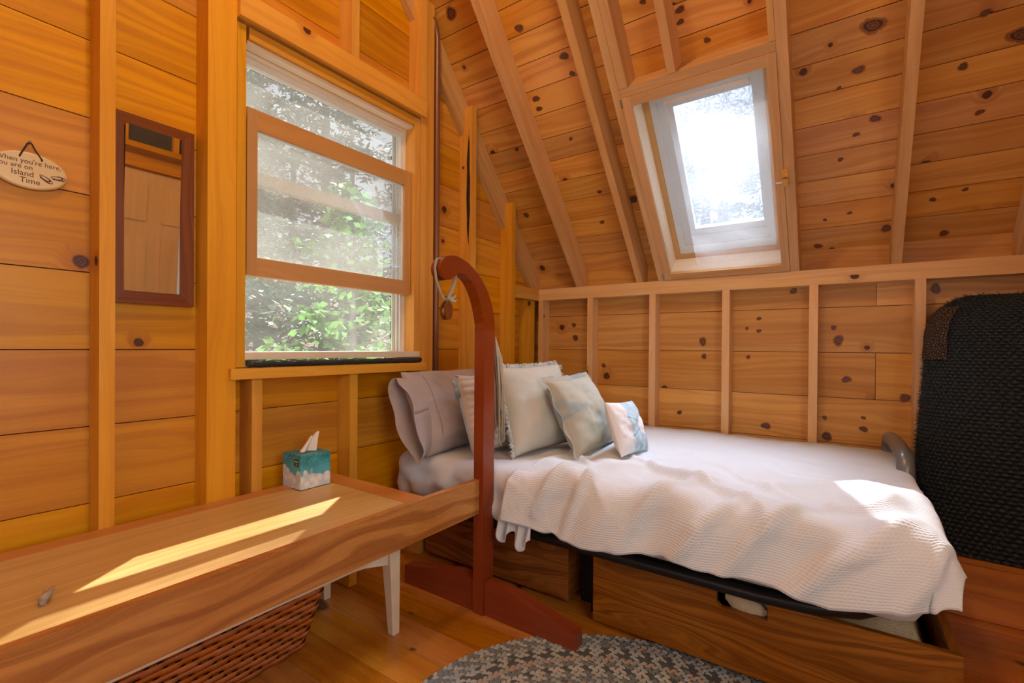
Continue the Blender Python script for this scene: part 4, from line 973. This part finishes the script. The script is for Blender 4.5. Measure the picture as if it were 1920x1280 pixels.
# ------------------------------------------------------------------ cushions
def cushion(b, w, h, T, pinch=.06, n=44, seed=0, flange=0, wr=.006, quilt=False, ex=.42, sag=0):
    def pt(u, v, sgn):
        pu, pv = 1 - abs(u) ** 3, 1 - abs(v) ** 3
        x = w / 2 * u * (1 - pinch * (1 - v * v) * abs(u)); z = h / 2 * v * (1 - pinch * (1 - u * u) * abs(v))
        t = T / 2 * (max(0, 1 - u * u) ** ex) * (max(0, 1 - v * v) ** ex)
        k = max(0, 1 - u * u) * max(0, 1 - v * v)
        rad = math.hypot(u, v)
        t += wr * (nz(u * 2.4 + seed, v * 2.4, sgn + seed) * 1.6 + .6 * nz(u * 6, v * 6 + seed, 3)) * k ** .35
        an = math.atan2(v, u); t += wr * .8 * math.sin(an * 9 + seed) * max(0, rad - .55) * k ** .5
        if quilt and sgn > 0:
            t -= .010 * max(0, 1 - abs(((u + 1) * 3.2) % 1 - .5) * 5 * 1) * (k ** .3) * .0
            t += .018 * (abs(math.sin((v + 1) * PI * 5.5)) ** .5 - .5) * k ** .2 + .007 * (abs(math.sin((u + 1) * PI * 2.6)) ** .5 - .5) * k ** .2
        t -= sag * v * .5 * k
        return (x, -sgn * t, z + h / 2)
    for sg in (1, -1):
        b.grid(lambda a, c: pt(2 * a - 1, 2 * c - 1, sg), n, n, mi=0 if sg > 0 else 1, uvf=lambda a, c: ((a - .5) * w, (c - .5) * h), flip=sg < 0)
    if flange:
        f_ = flange; P = []
        for k in range(4 * n):
            s_, i = divmod(k, n); a = i / n
            u, v = [(2 * a - 1, -1), (1, 2 * a - 1), (1 - 2 * a, 1), (-1, 1 - 2 * a)][s_]; P.append((u, v))
        v0 = len(b.v)
        for k, (u, v) in enumerate(P):
            x, y, z = pt(u, v, 1); ox = f_ * (u if abs(u) > .99 else u * .4); oz = f_ * (v if abs(v) > .99 else v * .4)
            wv = .008 * math.sin(k * .45 + seed)
            b.v += [(x, y, z), (x + ox, y + wv, z + oz)]
        K = len(P)
        for k in range(K):
            k2 = (k + 1) % K; b.face([v0 + 2 * k, v0 + 2 * k + 1, v0 + 2 * k2 + 1, v0 + 2 * k2], [(k * .01, 0), (k * .01, .02), (k * .01 + .01, .02), (k * .01 + .01, 0)], 0, 0, True)
def place(x, y, z, yaw, lean, roll):
    Wd = Vector((math.cos(yaw), math.sin(yaw), 0)); nb = Vector((-math.sin(yaw), math.cos(yaw), 0)); U = Vector((0, 0, 1)) * math.cos(lean) + nb * math.sin(lean)
    c, s = math.cos(roll), math.sin(roll); W2, U2 = Wd * c + U * s, U * c - Wd * s; B = U2.cross(W2) * -1
    B = W2.cross(U2) * -1; B = U2.cross(W2)
    return Matrix(((W2.x, B.x, U2.x, x), (W2.y, B.y, U2.y, y), (W2.z, B.z, U2.z, z), (0, 0, 0, 1)))
def mk(name, label, cat, pose, mats, group=None, **k):
    b = MB(); cushion(b, **k); o = b.build(name, mats, weld=True); o.matrix_world = place(*pose); return tag(o, label, cat, group)
# local axes: x = width, -y = front face, z = up
p1 = mk('bed_pillow', 'lavender grey pillow with open pillowcase end, nearest the long low table', 'pillow', (.33, -1.09, .555, 1.60, .42, 0.0), ['lavender', 'lavender'], 'lavender grey pillows at the head of the bed', w=.64, h=.40, T=.20, pinch=.05, seed=2, wr=.014, n=60)
def pcase(b):   # open end of the pillowcase
    def f(a, c):
        th = a * 2 * PI; k = c; ct, st = math.cos(th), math.sin(th)
        r1 = .050 + .012 * k; hh = .168 + .030 * k; zc = .200 - .020 * k
        x = -.262 - .115 * k - .020 * k * st * -1
        y = -r1 * ct * (1 + .15 * math.sin(3 * th + 1) * k) + .010 * k; z = zc + hh * st + .008 * math.sin(4 * th) * k
        return (x + .010 * math.sin(5 * th) * k, y - .05 * k * k * (1 if st < 0 else 0) * -st, z)
    b.grid(f, 64, 14, uvf=lambda a, c: (a, c * .15))
pc = MB(); pcase(pc); o = pc.build('pillowcase_end', 'lavender', p1, solid=.002); o.matrix_parent_inverse = Matrix()
hs = MB(); hs.tube([(-.245 + .004 * math.sin(t * 9), -(.078 * max(0, 1 - ((t - .5) * 2) ** 2) ** .42) - .004, .03 + .35 * t) for t in np.linspace(.06, .94, 40)], .0012, 5); o = hs.build('hem_stitching', 'stitch', p1); o.matrix_parent_inverse = Matrix()
mk('bed_pillow', 'lavender grey pillow in the room corner, mostly hidden behind the cushions', 'pillow', (.30, -.44, .555, 1.58, .35, -.02), ['lavender', 'lavender'], 'lavender grey pillows at the head of the bed', w=.58, h=.38, T=.18, pinch=.05, seed=9, wr=.012)

q1 = mk('cushion', 'white quilted cushion with a blue grey tassel, partly behind the hooked post', 'cushion', (.520, -1.115, .567, 1.60, .33, -.05), ['quilt', 'iceblue'], 'cushions', w=.40, h=.355, T=.13, pinch=.04, seed=4, quilt=True, n=70)
def qst(b, u):
    if 1:
        for k in range(26):
            v = -.92 + k * .073; 
            def P(vv):
                kx = .4 / 2 * u * (1 - .04 * (1 - vv * vv) * abs(u)); t = .065 * (1 - u * u) ** .42 * max(0, 1 - vv * vv) ** .42 + .0035; return (kx, -t, .355 / 2 * vv + .1775)
            b.tube([P(v), P(v + .042)], .0009, 5)
for u_ in (-.62, -.23, .16, .55): o = one(lambda b: qst(b, u_), 'stitching', 'stitch', q1); o.matrix_parent_inverse = Matrix()
def tassel(b):
    b.tube([(-.19, -.004, .345), (-.23, -.02, .345), (-.258, -.03, .318)], .004, 6); rr = random.Random(1)
    b.tube([(-.258, -.032, .322), (-.258, -.032, .312), (-.258, -.032, .302)], [.006, .010, .009], 8)
    for k in range(46):
        a = rr.random() * 6.28; r_ = rr.random() ** .5; b.tube([(-.258 + .006 * r_ * math.cos(a), -.034 + .006 * r_ * math.sin(a), .306), (-.258 + .015 * r_ * math.cos(a), -.034 + .012 * r_ * math.sin(a), .275), (-.258 + .019 * r_ * math.cos(a), -.034 + .014 * r_ * math.sin(a), .243 + rr.uniform(-.004, .004))], .0013, 4)
o = one(tassel, 'tassel', 'teal_thread', q1); o.matrix_parent_inverse = Matrix()
c1 = mk('cushion', 'large oatmeal cushion with frayed pale fringe, between the hooked post and the sage cushion', 'cushion', (.700, -.985, .568, 1.40, .30, .02), ['creamfab', 'iceblue'], 'cushions', w=.44, h=.40, T=.17, pinch=.05, seed=6, wr=.008)
def fringe(w, h, T0=0, seed=1, dens=120, ln=.024):
    def f(b):
        rr = random.Random(seed)
        for s_ in range(4):
            if s_ == 0: continue
            for k in range(dens):
                a = rr.random() * 2 - 1; edge = 1 - .05 * (1 - a * a)
                if s_ == 1: p = Vector((w / 2 * edge, 0, h / 2 + h / 2 * a)); o_ = Vector((1, 0, 0))
                elif s_ == 2: p = Vector((w / 2 * a, 0, h / 2 + h / 2 * edge)); o_ = Vector((0, 0, 1))
                elif s_ == 3: p = Vector((-w / 2 * edge, 0, h / 2 + h / 2 * a)); o_ = Vector((-1, 0, 0))
                d = o_ + Vector((rr.uniform(-.8, .8), rr.uniform(-.9, .9), rr.uniform(-.8, .8))); d.normalize(); l = ln * rr.uniform(.5, 1)
                q = p + o_ * ln * .3; b.tube([p - o_ * .004, q, q + d * l * .6, q + d * l * .8 + Vector((rr.uniform(-1, 1), rr.uniform(-1, 1), -1)) * l * .25], [.0045, .005, .003, .001], 5)
    return f
o = one(fringe(.44, .40, 0, 2, 150), 'fringe', 'fringe', c1); o.matrix_parent_inverse = Matrix()
s1 = mk('cushion', 'sage linen cushion with a flanged edge and faint blue print, behind the small blue cushion', 'cushion', (.900, -.865, .570, 1.53, .47, .02), ['sageprint', 'sage'], 'cushions', w=.38, h=.36, T=.16, pinch=.05, seed=11, flange=.022, wr=.008)
mk('cushion', 'small white and pale blue cushion with a sun print, frontmost of the cushions', 'cushion', (1.075, -.868, .572, 1.49, .38, -.06), ['print', 'quilt'], 'cushions', w=.255, h=.24, T=.10, pinch=.05, seed=14)

# ------------------------------------------------------------------ black rolled rug on a low platform
def plat(b):
    b.box((2.12, -.362, .101), (2.74, -.342, .206), (1, 0, 0)); b.box((2.12, -.362, .002), (2.74, -.342, .1), (1, 0, 0)); b.box((2.12, -.341, .002), (2.14, -.092, .206), (0, 1, 0))
    for k in range(3): b.box((2.12, -.362 + k * .09, .2075), (2.74, -.274 + k * .09, .2285), (1, 0, 0))
tag(one(plat, 'low_platform', 'floor', bevel=.002), 'low orange pine platform on the floor under the black rolled rug', 'platform')
rl = thing('rolled_rug', 'tall black shaggy rolled rug standing against the knee wall', 'rolled rug', (2.42, -.225, .229))
def rollpt(th, z, off=0):
    # oval plan with rounded shoulders
    H = 1.262; Z0 = .230; k = (z - Z0) / (H - Z0); kk = max(0, (z - (H - .17)) / .17); sh = math.sqrt(max(0, 1 - kk * kk)) if kk > 0 else 1
    A = .355 * (.55 + .45 * sh) if kk > 0 else .355; B_ = .128 * (.35 + .65 * sh) if kk > 0 else .128
    bul = 1 - .055 * k + .03 * math.sin(k * 5)
    p = 2.5; c, s = math.cos(th), math.sin(th); rx = abs(c) ** (2 / p) * (1 if c > 0 else -1); ry = abs(s) ** (2 / p) * (1 if s > 0 else -1)
    return Vector((2.44 + (A * bul + off) * rx, -.232 + (B_ + off) * ry, z))
def rollm(b):
    b.grid(lambda a, c: rollpt(a * 2 * PI, .230 + 1.03 * (1 - (1 - c) ** 1.3), .004 * nz(a * 40, c * 40, 2)), 220, 160, uvf=lambda a, c: (a * 1.6 + c * .12, c * 1.03))
    v0 = len(b.v); n = 60
    for j in range(n): b.v.append(tuple(rollpt(2 * PI * j / n, 1.2598)))
    b.face(list(range(v0, v0 + n)), [(0, 0)] * n)
one(rollm, 'pile', 'pile', rl)
def fib(b):
    rr = random.Random(8)
    for k in range(15000):
        th = PI + rr.uniform(-.2, 1.0) * PI * 1.05; z = rr.uniform(.235, 1.262); z = .230 + 1.03 * (1 - (1 - (z - .23) / 1.032) ** 1.3); p = rollpt(th, z); n = (rollpt(th, z, .02) - p).normalized()
        d = (n + Vector((rr.uniform(-1, 1), rr.uniform(-1, 1), rr.uniform(-1, 1))) * 1.1).normalized(); l = rr.uniform(.006, .018); s_ = n.cross(d)
        if s_.length < .01: continue
        s_.normalize(); v0 = len(b.v); w = .0009; q = p + d * l * .6 + Vector((0, 0, 1)) * rr.uniform(-.4, .4) * l; e = q + (d + Vector((rr.uniform(-1, 1), rr.uniform(-1, 1), rr.uniform(-1, 1)))).normalized() * l * .6
        b.v += [tuple(p - s_ * w), tuple(p + s_ * w), tuple(q + s_ * w), tuple(q - s_ * w), tuple(e)]
        b.face([v0, v0 + 1, v0 + 2, v0 + 3], [(0, 0)] * 4); b.face([v0 + 3, v0 + 2, v0 + 4], [(0, 0)] * 3)
tag(one(fib, 'loose_fibres', 'fibre', rl), None, None, None, 'stuff')
def backp(b):
    b.grid(lambda a, c: rollpt(PI * (1.0 + .22 * a), 1.00 + .215 * c, .009), 30, 30, uvf=lambda a, c: (a * .14, c * .22))
tag(one(backp, 'backing', 'backing', rl), 'brown grey mesh backing showing at the upper left corner')

# ------------------------------------------------------------------ outdoors
def ground(b):
    def gz(x, y):
        d = math.hypot(x + 1, y + 1); return -1.6 + .19 * max(0, d - 2) + .35 * nz(x * .25, y * .25)
    b.grid(lambda a, c: (-34 + 48 * a, -14 + 50 * c, gz(-34 + 48 * a, -14 + 50 * c) if not (-.3 < -34 + 48 * a < 4.5 and -5 < -14 + 50 * c < .4) else -1.9), 96, 100)
struct(one(ground, 'ground', 'leaflitter'), 'brown leaf covered forest slope outside the window', 'ground')
def gz(x, y): d = math.hypot(x + 1, y + 1); return -1.6 + .19 * max(0, d - 2) + .35 * nz(x * .25, y * .25)
TM = {}
def tree_meshes(kind, seed):
    rr = random.Random(seed); t = MB(); f = MB(); H = 9 if kind == 0 else 7
    t.tube([(0, 0, -.5), (.03, 0, 1), (.05 * rr.random(), .05, H * .5), (.1, 0, H)], [.17, .14, .09, .02], 9)
    nb = 30
    for k in range(nb):
        z = .9 + (H - 1.0) * (k / nb); L = (2.3 * (1 - z / H) ** .8 + .25) * rr.uniform(.7, 1.1); a = k * 2.4 + rr.random(); dx, dy = math.cos(a), math.sin(a)
        dr = -.22 if kind == 0 else .35
        t.tube([(0, 0, z), (dx * L * .5, dy * L * .5, z + dr * L * .3), (dx * L, dy * L, z + dr * L)], [.02, .012, .004], 4, caps=False)
        for q in range(int(34 + 30 * L)):
            s = rr.uniform(.2, 1.05); sp = .13 + .22 * s * L / 2
            c_ = Vector((dx * L * s, dy * L * s, z + dr * L * s)) + Vector((rr.gauss(0, sp), rr.gauss(0, sp), rr.gauss(0, .09)))
            e = Vector((rr.uniform(-1, 1), rr.uniform(-1, 1), rr.uniform(-.5, .5))).normalized(); g_ = Vector((rr.uniform(-1, 1), rr.uniform(-1, 1), rr.uniform(-1, 1))).cross(e).normalized(); l = rr.uniform(.07, .17); w = l * (.28 if kind == 0 else .6)
            v0 = len(f.v); f.v += [tuple(c_ - e * l), tuple(c_ + g_ * w), tuple(c_ + e * l), tuple(c_ - g_ * w)]; f.face([v0, v0 + 1, v0 + 2, v0 + 3], [(0, 0)] * 4, 0)
    return t, f
protos = []
for i, kind in enumerate((0, 1)):
    r_ = thing('tree', 'tree', 'tree'); t, f = tree_meshes(kind, 20 + i); a = t.build('trunk', 'bark', r_); c = f.build('foliage', 'leafA' if kind == 0 else 'leafB', r_); protos.append((r_, a, c))
spots = [(-4.2, 1.6, 1, .62, 'bright green leafy tree close outside the upper right of the window'), (-6.0, .8, 0, .8, 'dark evergreen close outside the window'), (-6.6, 5.0, 0, .8, 'evergreen outside the right part of the window'),
         (-8.5, 1.9, 0, 1.0, 'evergreen a little up the slope, seen through the middle of the window'), (-8.0, -.8, 1, .8, 'leafy tree outside the left part of the window'), (-9.5, 4.6, 0, 1.1, 'tall evergreen up the slope behind the nearer trees'),
         (-11.5, .4, 0, 1.1, 'farther evergreen left of centre through the window'), (-12.5, 3.2, 1, 1.1, 'farther leafy tree through the window centre'), (-13.0, 7.0, 0, 1.2, 'far evergreen at the right through the window'),
         (-16.0, 1.8, 0, 1.4, 'far evergreen near the top of the slope, left'), (-17.0, 5.2, 0, 1.4, 'far evergreen near the top of the slope, middle'), (-18.5, 9.0, 0, 1.4, 'far evergreen near the top of the slope, right'), (-10.5, 2.6, 0, 1.0, 'evergreen behind the nearest trees through the window centre'), (-13.5, 5.0, 0, 1.2, 'evergreen halfway up the slope at the right'), (-15.0, -.6, 0, 1.3, 'evergreen halfway up the slope at the left'),
         (-20.5, 3.5, 0, 1.7, 'large evergreen on top of the slope, middle'), (-21.5, 7.2, 0, 1.7, 'large evergreen on top of the slope, right'), (-21.0, .6, 0, 1.7, 'large evergreen on top of the slope, left'), (-11.0, 6.6, 0, 1.0, 'evergreen outside beyond the right jamb of the window'), (-19.0, -1.5, 0, 1.5, 'far evergreen at the left edge of the window view'), (-14.5, -3.0, 0, 1.3, 'evergreen beyond the left jamb of the window'),
         (-.05, 6.4, 0, .95, 'evergreen dimly seen through the skylight, centre'), (-1.6, 12.0, 0, 1.3, 'evergreen dimly seen through the skylight, left'), (1.6, 12.0, 1, 1.2, 'leafy tree dimly seen through the skylight, right')]
first = {0: True, 1: True}
for x, y, kind, s, lab in spots:
    r_, a, c = protos[kind]
    if first[kind]: first[kind] = False
    else:
        r2 = r_.copy(); C.objects.link(r2)
        for ch in (a, c): q = ch.copy(); C.objects.link(q); q.parent = r2
        r_ = r2
    r_.location = (x, y, gz(x, y) + .2); r_.scale = (s, s, s); r_.rotation_euler = (0, 0, x * 7 + y); tag(r_, lab, 'tree', 'forest trees outside')
# lamp near the ceiling behind the left edge of the picture
lp = thing('ceiling_lamp', 'bare warm ceiling lamp hanging above the picture', 'lamp', (1.05, -2.35, 3.3))
one(lambda b: b.tube([(1.05, -2.35, 3.5), (1.05, -2.35, 3.9)], .004, 6), 'cable', 'black', lp)
bm_ = NT('lamp_glow'); bm_.b.inputs['Emission Color'].default_value = (1, .78, .5, 1); bm_.b.inputs['Emission Strength'].default_value = 12; M['glow'] = bm_.m
def bulb(b):
    b.grid(lambda a, c: (1.05 + .035 * math.sin(PI * c) * math.cos(2 * PI * a), -2.35 + .035 * math.sin(PI * c) * math.sin(2 * PI * a), 3.44 + .045 * math.cos(PI * c)), 16, 10)
one(bulb, 'bulb', 'glow', lp)
l = bpy.data.lights.new('ceiling_lamp_light', 'POINT'); l.energy = 33; l.color = (1, .74, .42); l.shadow_soft_size = .05; lo = bpy.data.objects.new('ceiling_lamp_light', l); C.objects.link(lo); lo.location = (1.05, -2.35, 3.36)
